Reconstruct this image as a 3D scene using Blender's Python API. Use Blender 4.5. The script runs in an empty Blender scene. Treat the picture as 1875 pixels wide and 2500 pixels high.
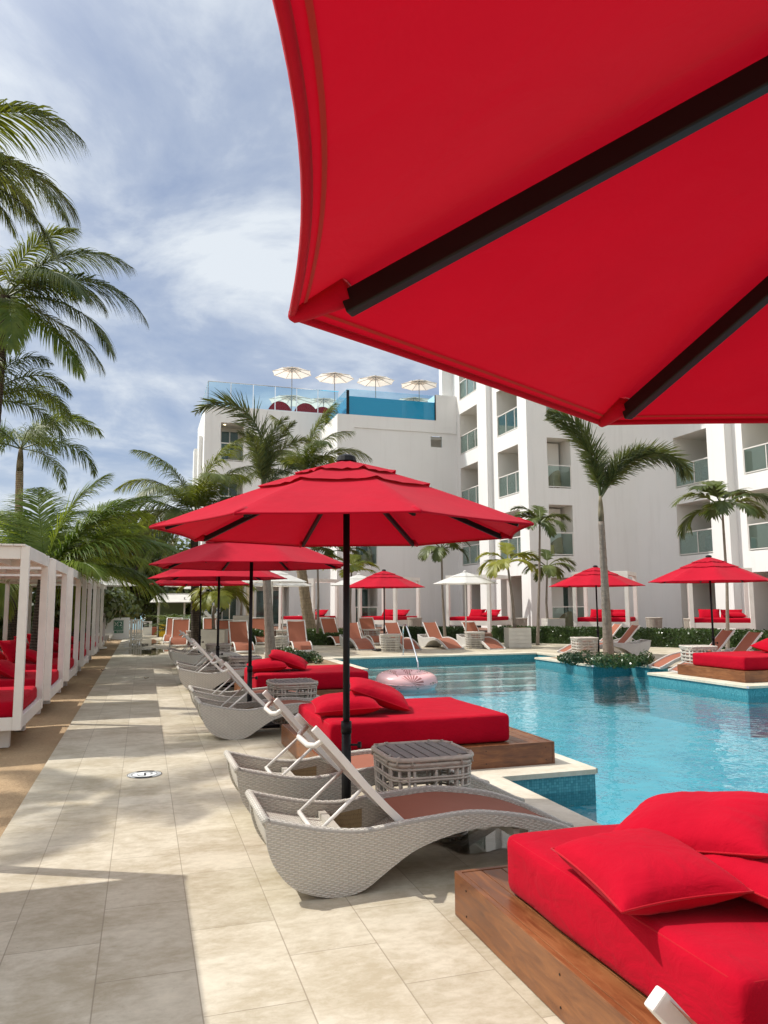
import bpy, math, random
from mathutils import Vector, Matrix, noise
R=math.radians
PI=math.pi
sc=bpy.context.scene
COL=sc.collection
# ------------------------------------------------------------------ camera
psi,th,rho=R(17.5),R(6.87),R(-0.3)
fwd=Vector((math.sin(psi)*math.cos(th),math.cos(psi)*math.cos(th),math.sin(th)))
r0=Vector((math.cos(psi),-math.sin(psi),0)); u0=r0.cross(fwd)
rt=r0*math.cos(rho)+u0*math.sin(rho); up=u0*math.cos(rho)-r0*math.sin(rho)
CAM=Vector((0,0,1.6))
cd=bpy.data.cameras.new('camera'); cam=bpy.data.objects.new('camera',cd); COL.objects.link(cam)
M=Matrix.Identity(4)
for i in range(3):
    M[i][0]=rt[i]; M[i][1]=up[i]; M[i][2]=-fwd[i]; M[i][3]=CAM[i]
cam.matrix_world=M
cd.sensor_fit='VERTICAL'; cd.sensor_height=36; cd.sensor_width=27; cd.lens=1850/2500*36
cd.clip_start=0.05; cd.clip_end=6000
sc.camera=cam
def at(px,py,D):
    return CAM+(fwd+rt*((px-937.5)/1850)-up*((py-1250)/1850))*D
def atz(px,D,z):
    p=at(px,1500,D); return Vector((p.x,p.y,z))
# ------------------------------------------------------------------ node helpers
def mat(name):
    m=bpy.data.materials.new(name); m.use_nodes=True
    nt=m.node_tree; nt.nodes.clear()
    o=nt.nodes.new('ShaderNodeOutputMaterial')
    return m,nt,o
def N(nt,t,**k):
    n=nt.nodes.new('ShaderNode'+t)
    for a,b in k.items():
        pass
        setattr(n,a,b)
    return n
def L(nt,a,b): nt.links.new(a,b)
def val(sock,v): sock.default_value=v
def c4(c): return (c[0],c[1],c[2],1)
def ramp(nt,fac,stops):
    r=nt.nodes.new('ShaderNodeValToRGB'); e=r.color_ramp.elements
    while len(e)<len(stops): e.new(.5)
    for i,(p,c) in enumerate(stops): e[i].position=p; e[i].color=c4(c)
    L(nt,fac,r.inputs[0]); return r.outputs[0]
def noisen(nt,vec,scale,detail=4,rough=.55,dist=0):
    n=nt.nodes.new('ShaderNodeTexNoise'); val(n.inputs['Scale'],scale); val(n.inputs['Detail'],detail); val(n.inputs['Roughness'],rough); val(n.inputs['Distortion'],dist)
    if vec is not None: L(nt,vec,n.inputs['Vector'])
    return n.outputs['Fac']
def mixc(nt,fac,a,b,bt='MIX'):
    m=nt.nodes.new('ShaderNodeMix'); m.data_type='RGBA'; m.blend_type=bt
    for s,v in ((m.inputs[0],fac),(m.inputs[6],a),(m.inputs[7],b)):
        if isinstance(v,(int,float)): s.default_value=v
        elif isinstance(v,tuple): s.default_value=c4(v)
        else: L(nt,v,s)
    return m.outputs[2]
def mth(nt,op,a,b=None):
    m=nt.nodes.new('ShaderNodeMath'); m.operation=op
    for s,v in ((m.inputs[0],a),(m.inputs[1],b)):
        if v is None: continue
        if isinstance(v,(int,float)): s.default_value=v
        else: L(nt,v,s)
    return m.outputs[0]
def mapping(nt,vec,scale=(1,1,1),loc=(0,0,0),rot=(0,0,0)):
    m=nt.nodes.new('ShaderNodeMapping'); val(m.inputs['Scale'],scale); val(m.inputs['Location'],loc); val(m.inputs['Rotation'],rot); L(nt,vec,m.inputs['Vector']); return m.outputs[0]
def coord(nt,k='Object'):
    return nt.nodes.new('ShaderNodeTexCoord').outputs[k]
def wpos(nt): return nt.nodes.new('ShaderNodeNewGeometry').outputs['Position']
def bumpn(nt,h,st=.3,d=.01):
    b=nt.nodes.new('ShaderNodeBump'); val(b.inputs['Strength'],st); val(b.inputs['Distance'],d); L(nt,h,b.inputs['Height']); return b.outputs[0]
def princ(nt,o,col,rough=.5,metal=0,normal=None,spec=.5):
    p=nt.nodes.new('ShaderNodeBsdfPrincipled')
    if isinstance(col,tuple): val(p.inputs['Base Color'],c4(col))
    else: L(nt,col,p.inputs['Base Color'])
    if isinstance(rough,(int,float)): val(p.inputs['Roughness'],rough)
    else: L(nt,rough,p.inputs['Roughness'])
    val(p.inputs['Metallic'],metal); val(p.inputs['Specular IOR Level'],spec)
    if normal is not None: L(nt,normal,p.inputs['Normal'])
    if o is not None: L(nt,p.outputs[0],o.inputs[0])
    return p
def simple(name,col,rough=.5,metal=0,var=.12,scale=6,bump=0,bscale=60,spec=.4):
    m,nt,o=mat(name); c=coord(nt)
    n=noisen(nt,c,scale,5)
    dark=tuple(x*(1-var) for x in col); lite=tuple(min(1,x*(1+var)) for x in col)
    cc=ramp(nt,n,[(.3,dark),(.7,lite)])
    nm=bumpn(nt,noisen(nt,c,bscale,3),bump,.004) if bump else None
    princ(nt,o,cc,rough,metal,nm,spec); return m
MT={}
# travertine paving
def stone(name,tiles=True,base=((.585,.53,.42),(.425,.365,.26))):
    m,nt,o=mat(name); p=wpos(nt)
    n1=noisen(nt,mapping(nt,p,(1.0,1.35,1)),1.7,9,.68,.35)
    n2=noisen(nt,mapping(nt,p,(1.6,2.6,1)),7,9,.74,.3)
    n3=noisen(nt,p,60,3,.6)
    n=mth(nt,'ADD',mth(nt,'MULTIPLY',n1,.6),mth(nt,'MULTIPLY',n2,.4))
    col=ramp(nt,n,[(.40,base[1]),(.48,tuple((a+b)/2 for a,b in zip(*base))),(.55,base[0]),(.64,tuple(min(1,x*1.14) for x in base[0]))])
    h=mth(nt,'MULTIPLY',n3,.3)
    vo=nt.nodes.new('ShaderNodeTexVoronoi'); val(vo.inputs['Scale'],26); L(nt,mapping(nt,p,(1,2.4,1)),vo.inputs['Vector'])
    pit=mth(nt,'LESS_THAN',mth(nt,'ADD',vo.outputs['Distance'],mth(nt,'MULTIPLY',noisen(nt,p,7,4),.9)),.42)
    col=mixc(nt,mth(nt,'MULTIPLY',pit,.45),col,(.26,.21,.14))
    if tiles:
        sx=nt.nodes.new('ShaderNodeSeparateXYZ'); L(nt,p,sx.inputs[0])
        cb=nt.nodes.new('ShaderNodeCombineXYZ')
        L(nt,mth(nt,'ADD',sx.outputs[1],-3.24+82.5+.4125),cb.inputs[0]); L(nt,mth(nt,'ADD',sx.outputs[0],-.27+41.75),cb.inputs[1])
        b=nt.nodes.new('ShaderNodeTexBrick'); L(nt,cb.outputs[0],b.inputs['Vector'])
        b.offset=.5; b.offset_frequency=2
        val(b.inputs['Scale'],1); val(b.inputs['Mortar Size'],.0032); val(b.inputs['Mortar Smooth'],.2); val(b.inputs['Bias'],-.1)
        val(b.inputs['Brick Width'],.825); val(b.inputs['Row Height'],.4175)
        val(b.inputs['Color1'],(1,1,1,1)); val(b.inputs['Color2'],(.80,.785,.75,1)); val(b.inputs['Mortar'],(.9,.9,.9,1))
        col=mixc(nt,1.0,col,b.outputs['Color'],'MULTIPLY')
        col=mixc(nt,mth(nt,'MULTIPLY',b.outputs['Fac'],.6),col,(.25,.20,.14))
        h=mth(nt,'SUBTRACT',h,mth(nt,'MULTIPLY',b.outputs['Fac'],1.0))
    nm=bumpn(nt,h,.35,.004)
    # wet patches near the far end of the path are real water films
    princ(nt,o,col,.62,0,nm,.35); return m
MT['path']=stone('travertine paving')
MT['coping']=stone('pool coping stone',False,((.66,.60,.49),(.54,.48,.37)))
def sand():
    m,nt,o=mat('sand'); p=wpos(nt)
    col=ramp(nt,noisen(nt,p,1.4,6,.6),[(.3,(.33,.22,.125)),(.7,(.46,.325,.19))])
    col=mixc(nt,.5,col,ramp(nt,noisen(nt,p,45,4,.7),[(.3,(.30,.21,.125)),(.7,(.52,.385,.245))]))
    h=mth(nt,'ADD',noisen(nt,p,6,4),mth(nt,'MULTIPLY',noisen(nt,p,70,3),.25))
    princ(nt,o,col,.95,0,bumpn(nt,h,.9,.05),.1); return m
MT['sand']=sand()
def cloth(name,col,trans=.3,tcol=None,fine=380,wr=.25,var=.06,sheen=.12,spec=.12):
    m,nt,o=mat(name); c=coord(nt)
    f=noisen(nt,c,3.2,4,.6)
    cc=ramp(nt,f,[(.3,tuple(x*(1-var) for x in col)),(.7,tuple(min(1,x*(1+var)) for x in col))])
    wv=nt.nodes.new('ShaderNodeTexWave'); val(wv.inputs['Scale'],fine/6.28); val(wv.inputs['Distortion'],.6); L(nt,c,wv.inputs['Vector'])
    h=mth(nt,'ADD',mth(nt,'MULTIPLY',wv.outputs['Fac'],.03 if wr<.2 else 0.0),mth(nt,'MULTIPLY',noisen(nt,mapping(nt,c,(1,1,1.4)),7,4,.55,.7),1.0))
    nm=bumpn(nt,h,wr,.02)
    p=princ(nt,None,cc,.85,0,nm,spec)
    val(p.inputs['Sheen Weight'],sheen)
    if trans>0:
        t=nt.nodes.new('ShaderNodeBsdfTranslucent'); val(t.inputs[0],c4(tcol or col))
        mx=nt.nodes.new('ShaderNodeMixShader'); val(mx.inputs[0],trans); L(nt,p.outputs[0],mx.inputs[1]); L(nt,t.outputs[0],mx.inputs[2]); L(nt,mx.outputs[0],o.inputs[0])
    else: L(nt,p.outputs[0],o.inputs[0])
    return m
RED=(.66,.012,.035)
MT['canopy']=cloth('red umbrella canvas',(.52,.005,.026),.24,(.40,.0,.010),400,.22,.07,.08,.06)
MT['canopy_white']=cloth('white umbrella canvas',(.78,.78,.76),.35,(.8,.76,.68),400,.1,.03)
MT['canopy_cream']=cloth('cream umbrella canvas',(.80,.76,.70),.45,(.85,.72,.6),400,.1,.03)
MT['cushion']=cloth('red cushion fabric',(.41,.003,.017),0,None,420,.55,.07,.03,.05)
MT['piping']=cloth('red piping',(.42,.004,.014),0,None,420,.1)
MT['stitch']=cloth('orange stitched hem',(.46,.035,.03),.3,(.46,.015,.01),600,.1)
MT['sling']=cloth('terracotta mesh sling',(.40,.150,.092),.24,(.44,.13,.07),600,.05)
MT['black']=simple('black powder coated metal',(.007,.007,.008),.45,0,.2,8,0,60,.25)
MT['whitemetal']=simple('white lacquered metal',(.74,.72,.68),.35,0,.04,5,.05,80,.5)
MT['whitewood']=simple('white painted wood',(.76,.73,.68),.6,0,.06,3,.25,40,.3)
MT['resin']=simple('white resin',(.74,.72,.68),.45,0,.04,4,0,60,.4)
MT['steel']=simple('polished steel',(.75,.76,.78),.12,1,.03,4)
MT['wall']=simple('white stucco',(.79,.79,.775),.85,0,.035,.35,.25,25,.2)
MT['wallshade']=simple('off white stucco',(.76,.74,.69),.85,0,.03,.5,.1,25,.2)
def stucco():
    m,nt,o=mat('weathered white stucco'); p=wpos(nt)
    st=noisen(nt,mapping(nt,p,(2.2,2.2,.16)),1.6,7,.62,.2); pa=noisen(nt,p,.45,5,.6)
    col=mixc(nt,ramp_f(nt,st,.52,.78,.30),(.79,.79,.775),(.60,.59,.565)); col=mixc(nt,ramp_f(nt,pa,.45,.75,.28),col,(.70,.695,.67))
    princ(nt,o,col,.85,0,bumpn(nt,noisen(nt,p,22,4),.25,.004),.2); return m
def ramp_f(nt,f,a,b,k):
    r=nt.nodes.new('ShaderNodeMapRange'); L(nt,f,r.inputs[0]); val(r.inputs[1],a); val(r.inputs[2],b); val(r.inputs[4],k); return r.outputs[0]
MT['wall']=stucco()
MT['deckwood']=simple('brown deck boards',(.20,.10,.065),.6,0,.2,3,.1,30)
MT['soil']=simple('dry soil',(.30,.21,.13),.95,0,.25,9,.6,40,.1)
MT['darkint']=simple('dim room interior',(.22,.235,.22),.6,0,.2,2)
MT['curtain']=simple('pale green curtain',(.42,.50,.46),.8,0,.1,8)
MT['grey']=simple('grey plastic',(.30,.30,.30),.5,0,.1,5)
MT['lightgrey']=simple('weathered grey siding',(.56,.54,.49),.7,0,.08,4,.2,50)
MT['ytable']=simple('yellow cloth',(.65,.45,.12),.7)
MT['chairw']=simple('tan woven chair',(.46,.33,.21),.7,0,.12,14,.3,90)
MT['yellow']=simple('yellow paint',(.75,.47,.02),.5,0,.06,5)
MT['greenpaint']=simple('dark green paint',(.07,.10,.05),.6)
MT['greensign']=simple('green sign enamel',(.0,.12,.06),.4,0,.03,5)
MT['signwhite']=simple('sign white',(.8,.82,.8),.5,0,.02)
MT['signblack']=simple('sign black',(.02,.02,.025),.5,0,.02)
MT['leafred']=simple('dry leaf',(.10,.04,.03),.8)
MT['cream']=simple('cream stone column',(.62,.54,.38),.7)
MT['bluepaint']=simple('blue paint',(.05,.12,.28),.5)
MT['amber']=simple('brown bottle glass',(.06,.022,.01),.15)
MT['towel']=simple('white towel',(.8,.8,.8),.9)
MT['towelblue']=simple('blue towel',(.08,.11,.28),.9)
def wood():
    m,nt,o=mat('oiled hardwood'); c=coord(nt)
    mp=mapping(nt,c,(1.2,1.2,9))
    geo=nt.nodes.new('ShaderNodeNewGeometry')
    mp2=mapping(nt,c,(7,1.0,7))
    sn=nt.nodes.new('ShaderNodeSeparateXYZ'); L(nt,coord(nt,'Normal'),sn.inputs[0])
    fy=mth(nt,'GREATER_THAN',mth(nt,'ABSOLUTE',sn.outputs[1]),.7)
    ga=noisen(nt,mp2,3.0,8,.65,1.2); gb=noisen(nt,mapping(nt,c,(1.0,7,7)),3.0,8,.65,1.2)
    mg=nt.nodes.new('ShaderNodeMix'); L(nt,fy,mg.inputs[0]); L(nt,ga,mg.inputs[2]); L(nt,gb,mg.inputs[3]); g=mg.outputs[0]
    g2=noisen(nt,mapping(nt,c,(1.5,.6,1.5)),2.2,4,.5)
    f=mth(nt,'ADD',mth(nt,'MULTIPLY',g,.6),mth(nt,'MULTIPLY',g2,.4))
    col=ramp(nt,f,[(.34,(.085,.027,.010)),(.48,(.165,.060,.021)),(.58,(.235,.092,.032)),(.70,(.30,.125,.046))])
    r=ramp(nt,g,[(.3,(.30,.3,.3)),(.7,(.55,.5,.5))])
    princ(nt,o,col,r,0,bumpn(nt,g,.15,.004),.5); return m
MT['wood']=wood()
def wicker(name,ca,cb,cm,w=.034,h=.0095,uv='UV'):
    # herringbone twill of flat resin strands, drawn from UV metres
    m,nt,o=mat(name); c=coord(nt,uv)
    sx=nt.nodes.new('ShaderNodeSeparateXYZ'); L(nt,c,sx.inputs[0])
    wob=mth(nt,'MULTIPLY',mth(nt,'SUBTRACT',noisen(nt,c,9,2),.5),h*1.2)
    z=mth(nt,'DIVIDE',mth(nt,'ADD',mth(nt,'ADD',sx.outputs[1],wob),10.),h); row=mth(nt,'FLOOR',z); fz=mth(nt,'FRACT',z)
    tri=mth(nt,'MULTIPLY',mth(nt,'PINGPONG',row,2.0),1.5)
    ph=mth(nt,'ADD',mth(nt,'DIVIDE',mth(nt,'ADD',sx.outputs[0],20.),w),mth(nt,'MULTIPLY',tri,.25)); fx=mth(nt,'FRACT',ph)
    over=mth(nt,'LESS_THAN',fx,.68)
    rnd=nt.nodes.new('ShaderNodeTexWhiteNoise'); rnd.noise_dimensions='2D'; cb_=nt.nodes.new('ShaderNodeCombineXYZ'); L(nt,mth(nt,'FLOOR',ph),cb_.inputs[0]); L(nt,row,cb_.inputs[1]); L(nt,cb_.outputs[0],rnd.inputs['Vector'])
    hz=mth(nt,'SUBTRACT',1.0,mth(nt,'POWER',mth(nt,'ABSOLUTE',mth(nt,'SUBTRACT',mth(nt,'MULTIPLY',fz,2),1)),3.0))
    u2=mth(nt,'DIVIDE',fx,.68); hx=mth(nt,'SUBTRACT',1.0,mth(nt,'POWER',mth(nt,'ABSOLUTE',mth(nt,'SUBTRACT',mth(nt,'MULTIPLY',u2,2),1)),6.0))
    hh=mth(nt,'MULTIPLY',over,mth(nt,'MULTIPLY',hz,hx))
    col=mixc(nt,over,cb,ca)
    col=mixc(nt,mth(nt,'MULTIPLY',mth(nt,'SUBTRACT',1.0,mth(nt,'MAXIMUM',hh,mth(nt,'MULTIPLY',mth(nt,'SUBTRACT',1.0,over),.55))),.85),col,cm)
    col=mixc(nt,mth(nt,'MULTIPLY',rnd.outputs['Value'],.22),col,cb)
    col=mixc(nt,.25,col,ramp(nt,noisen(nt,c,4,5),[(.3,tuple(x*.75 for x in ca)),(.7,tuple(min(1,x*1.15) for x in ca))]))
    princ(nt,o,col,.5,0,bumpn(nt,hh,.8,.004),.4); return m
MT['wicker']=wicker('grey resin wicker',(.66,.63,.56),(.50,.475,.41),(.25,.23,.19),.050,.0095)
MT['wickerhead']=wicker('pale resin wicker weave',(.70,.67,.60),(.50,.47,.41),(.24,.22,.18),.040,.014)
MT['wickerin']=wicker('sun gold inner wicker',(.36,.27,.14),(.50,.40,.24),(.10,.07,.04),.012,.03)  # golden tan puts sun shining through the open weave into the colour
def rattan(name,col):
    m,nt,o=mat(name); c=coord(nt)
    n=noisen(nt,mapping(nt,c,(1,1,3)),22,4)
    cc=ramp(nt,n,[(.3,tuple(x*.72 for x in col)),(.7,tuple(min(1,x*1.1) for x in col))])
    princ(nt,o,cc,.5,0,bumpn(nt,n,.2,.004),.4); return m
MT['rattan']=rattan('grey rattan cane',(.52,.47,.40))
MT['rattanw']=rattan('pale rattan cane',(.62,.585,.52))
MT['slats']=simple('grey slatted top',(.20,.18,.165),.55,0,.15,10,.15,60)
def glass(name,tint,refl=.9,alpha=.75):
    m,nt,o=mat(name)
    t=nt.nodes.new('ShaderNodeBsdfTransparent'); val(t.inputs[0],c4(tint))
    g=nt.nodes.new('ShaderNodeBsdfGlossy'); val(g.inputs['Roughness'],.02); val(g.inputs[0],(.9,.95,.95,1))
    f=nt.nodes.new('ShaderNodeFresnel'); val(f.inputs[0],1.5)
    mx=nt.nodes.new('ShaderNodeMixShader'); L(nt,mth(nt,'MULTIPLY',f.outputs[0],refl),mx.inputs[0]); L(nt,t.outputs[0],mx.inputs[1]); L(nt,g.outputs[0],mx.inputs[2]); L(nt,mx.outputs[0],o.inputs[0]); return m
MT['glass']=glass('greenish balustrade glass',(.80,.89,.87),.6)
MT['doorglass']=glass('sliding door glass',(.66,.72,.71),.6)
MT['roofglass']=glass('pale roof glass',(.80,.91,.95),.5)
def water(name,sc1,st,tint):
    m,nt,o=mat(name); p=wpos(nt)
    h=mth(nt,'ADD',noisen(nt,mapping(nt,p,(1,1,1),rot=(0,0,.4)),sc1,3,.5,.3),mth(nt,'MULTIPLY',noisen(nt,p,sc1*3.3,2,.5,.2),.30))
    nm=bumpn(nt,h,st,.08)
    t=nt.nodes.new('ShaderNodeBsdfTransparent'); val(t.inputs[0],c4(tint))
    g=nt.nodes.new('ShaderNodeBsdfGlossy'); val(g.inputs['Roughness'],.015); L(nt,nm,g.inputs['Normal']); val(g.inputs[0],(1,1,1,1))
    f=nt.nodes.new('ShaderNodeFresnel'); val(f.inputs[0],1.33); L(nt,nm,f.inputs['Normal'])
    mx=nt.nodes.new('ShaderNodeMixShader'); L(nt,mth(nt,'MULTIPLY',f.outputs[0],.95),mx.inputs[0]); L(nt,t.outputs[0],mx.inputs[1]); L(nt,g.outputs[0],mx.inputs[2]); L(nt,mx.outputs[0],o.inputs[0]); return m
MT['water']=water('pool water',2.2,.27,(.88,.99,1.0))
def basin():
    m,nt,o=mat('pool basin plaster'); p=wpos(nt)
    vo=nt.nodes.new('ShaderNodeTexVoronoi'); vo.feature='SMOOTH_F1'; val(vo.inputs['Scale'],1.6); L(nt,mapping(nt,p,(1,1,1)),vo.inputs['Vector'])
    col=ramp(nt,noisen(nt,p,.8,4,.6,1.0),[(.3,(.045,.35,.46)),(.7,(.085,.45,.56))])
    princ(nt,o,col,.6); return m
MT['basin']=basin()
def mosaic():
    m,nt,o=mat('blue pool mosaic'); p=wpos(nt)
    sx=nt.nodes.new('ShaderNodeSeparateXYZ'); L(nt,p,sx.inputs[0])
    cb=nt.nodes.new('ShaderNodeCombineXYZ'); L(nt,mth(nt,'ADD',mth(nt,'ADD',sx.outputs[0],sx.outputs[1]),50),cb.inputs[0]); L(nt,mth(nt,'ADD',sx.outputs[2],10.),cb.inputs[1])
    b=nt.nodes.new('ShaderNodeTexBrick'); L(nt,cb.outputs[0],b.inputs['Vector']); b.offset=0
    val(b.inputs['Scale'],1); val(b.inputs['Brick Width'],.026); val(b.inputs['Row Height'],.026); val(b.inputs['Mortar Size'],.0016); val(b.inputs['Bias'],0)
    val(b.inputs['Color1'],(.05,.21,.26,1)); val(b.inputs['Color2'],(.10,.34,.39,1)); val(b.inputs['Mortar'],(.03,.18,.22,1))
    princ(nt,o,b.outputs['Color'],.2,0,None,.5); return m
MT['mosaic']=mosaic()
MT['steps']=simple('pale step tile',(.25,.50,.50),.5,0,.1,2)
def sea():
    m,nt,o=mat('sea water'); p=wpos(nt)
    nm=bumpn(nt,noisen(nt,p,1.2,4),.4,.2)
    princ(nt,o,(.05,.36,.44),.15,0,nm,.5); return m
MT['sea']=sea()
def leafm(name,a,b,tr=.35,rough=.45,brown=0):
    m,nt,o=mat(name)
    oi=nt.nodes.new('ShaderNodeObjectInfo'); c=coord(nt)
    n=noisen(nt,c,2.2,4,.6)
    f=mth(nt,'ADD',mth(nt,'MULTIPLY',n,.7),mth(nt,'MULTIPLY',oi.outputs['Random'],.3))
    col=ramp(nt,f,[(.32,a),(.68,b)])
    p=princ(nt,None,col,rough,0,None,.5)
    t=nt.nodes.new('ShaderNodeBsdfTranslucent'); L(nt,mixc(nt,1.0,col,(1.5,1.35,.5),'MULTIPLY'),t.inputs[0])
    mx=nt.nodes.new('ShaderNodeMixShader'); val(mx.inputs[0],tr); L(nt,p.outputs[0],mx.inputs[1]); L(nt,t.outputs[0],mx.inputs[2]); L(nt,mx.outputs[0],o.inputs[0]); return m
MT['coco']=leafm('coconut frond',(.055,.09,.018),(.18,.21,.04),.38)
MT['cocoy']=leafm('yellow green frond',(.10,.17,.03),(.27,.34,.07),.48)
MT['fox']=leafm('foxtail frond',(.045,.068,.024),(.15,.175,.055),.28)
MT['royal']=leafm('royal frond',(.06,.10,.03),(.17,.22,.06),.35)
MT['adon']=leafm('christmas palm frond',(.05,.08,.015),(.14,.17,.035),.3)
MT['adony']=leafm('yellow leaved frond',(.16,.20,.02),(.34,.34,.05),.4)  # yellower leaf colour, also used on yellowing lower fronds
MT['areca']=leafm('areca frond',(.06,.10,.03),(.15,.20,.06),.35)
MT['grape']=leafm('sea grape leaf',(.035,.06,.018),(.16,.20,.07),.22,.32)
MT['hedge']=leafm('hedge leaf',(.020,.045,.012),(.07,.12,.03),.2,.3)
MT['plant']=leafm('low shrub leaf',(.02,.045,.015),(.06,.11,.03),.2,.3)
def bark(name,a,b,ring=9.,bs=.6):
    m,nt,o=mat(name); c=coord(nt)
    w=nt.nodes.new('ShaderNodeTexWave'); w.bands_direction='Z'; val(w.inputs['Scale'],ring); val(w.inputs['Distortion'],2.2); val(w.inputs['Detail'],3); val(w.inputs['Detail Scale'],2.); L(nt,c,w.inputs['Vector'])
    n=noisen(nt,mapping(nt,c,(6,6,1.5)),3,5,.65)
    col=ramp(nt,mth(nt,'ADD',mth(nt,'MULTIPLY',n,.75),mth(nt,'MULTIPLY',w.outputs['Fac'],.25)),[(.3,a),(.7,b)])
    princ(nt,o,col,.85,0,bumpn(nt,mth(nt,'ADD',w.outputs['Fac'],n),bs,.02),.2); return m
MT['bark']=bark('grey palm trunk',(.17,.135,.11),(.36,.31,.26))
MT['barkd']=bark('dark palm trunk',(.035,.027,.022),(.12,.095,.075),5)
MT['barkt']=bark('tan palm trunk',(.20,.15,.10),(.42,.34,.24),5)
MT['shaft']=bark('crownshaft',(.10,.085,.05),(.26,.22,.15),.8,.2)
def ringm():
    m,nt,o=mat('pink floral vinyl'); c=coord(nt,'UV')
    vo=nt.nodes.new('ShaderNodeTexVoronoi'); vo.voronoi_dimensions='2D'; val(vo.inputs['Scale'],1); val(vo.inputs['Randomness'],.7); L(nt,mapping(nt,c,(7,2.2,1)),vo.inputs['Vector'])
    # leaf fans: radial stripes round each cell centre
    sub=nt.nodes.new('ShaderNodeVectorMath'); sub.operation='SUBTRACT'; L(nt,mapping(nt,c,(7,2.2,1)),sub.inputs[0]); L(nt,vo.outputs['Position'],sub.inputs[1])
    s=nt.nodes.new('ShaderNodeSeparateXYZ'); L(nt,sub.outputs[0],s.inputs[0])
    an=mth(nt,'ARCTAN2',s.outputs[1],s.outputs[0])
    st=mth(nt,'GREATER_THAN',mth(nt,'SINE',mth(nt,'MULTIPLY',an,17)),-.25)
    half=mth(nt,'GREATER_THAN',mth(nt,'SINE',mth(nt,'ADD',an,.6)),-.1)
    near=mth(nt,'LESS_THAN',vo.outputs['Distance'],.46)
    core=mth(nt,'MULTIPLY',mth(nt,'MULTIPLY',st,half),near)
    sc_=nt.nodes.new('ShaderNodeSeparateXYZ'); L(nt,vo.outputs['Color'],sc_.inputs[0])
    lc=mixc(nt,mth(nt,'GREATER_THAN',sc_.outputs[0],.5),(.22,.20,.15),(.36,.14,.13))
    col=mixc(nt,core,(.80,.47,.47),lc)
    princ(nt,o,col,.25,0,None,.5); return m
MT['ring']=ringm()
m_,nt_,o_=mat('ceiling lamp'); e_=nt_.nodes.new('ShaderNodeEmission'); val(e_.inputs[0],(1,.85,.55,1)); val(e_.inputs[1],6); L(nt_,e_.outputs[0],o_.inputs[0]); MT['lamp']=m_
m_,nt_,o_=mat('rooftop tank water'); princ(nt_,o_,(.02,.55,.85),.3,0,None,.4); MT['tank']=m_
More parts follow.
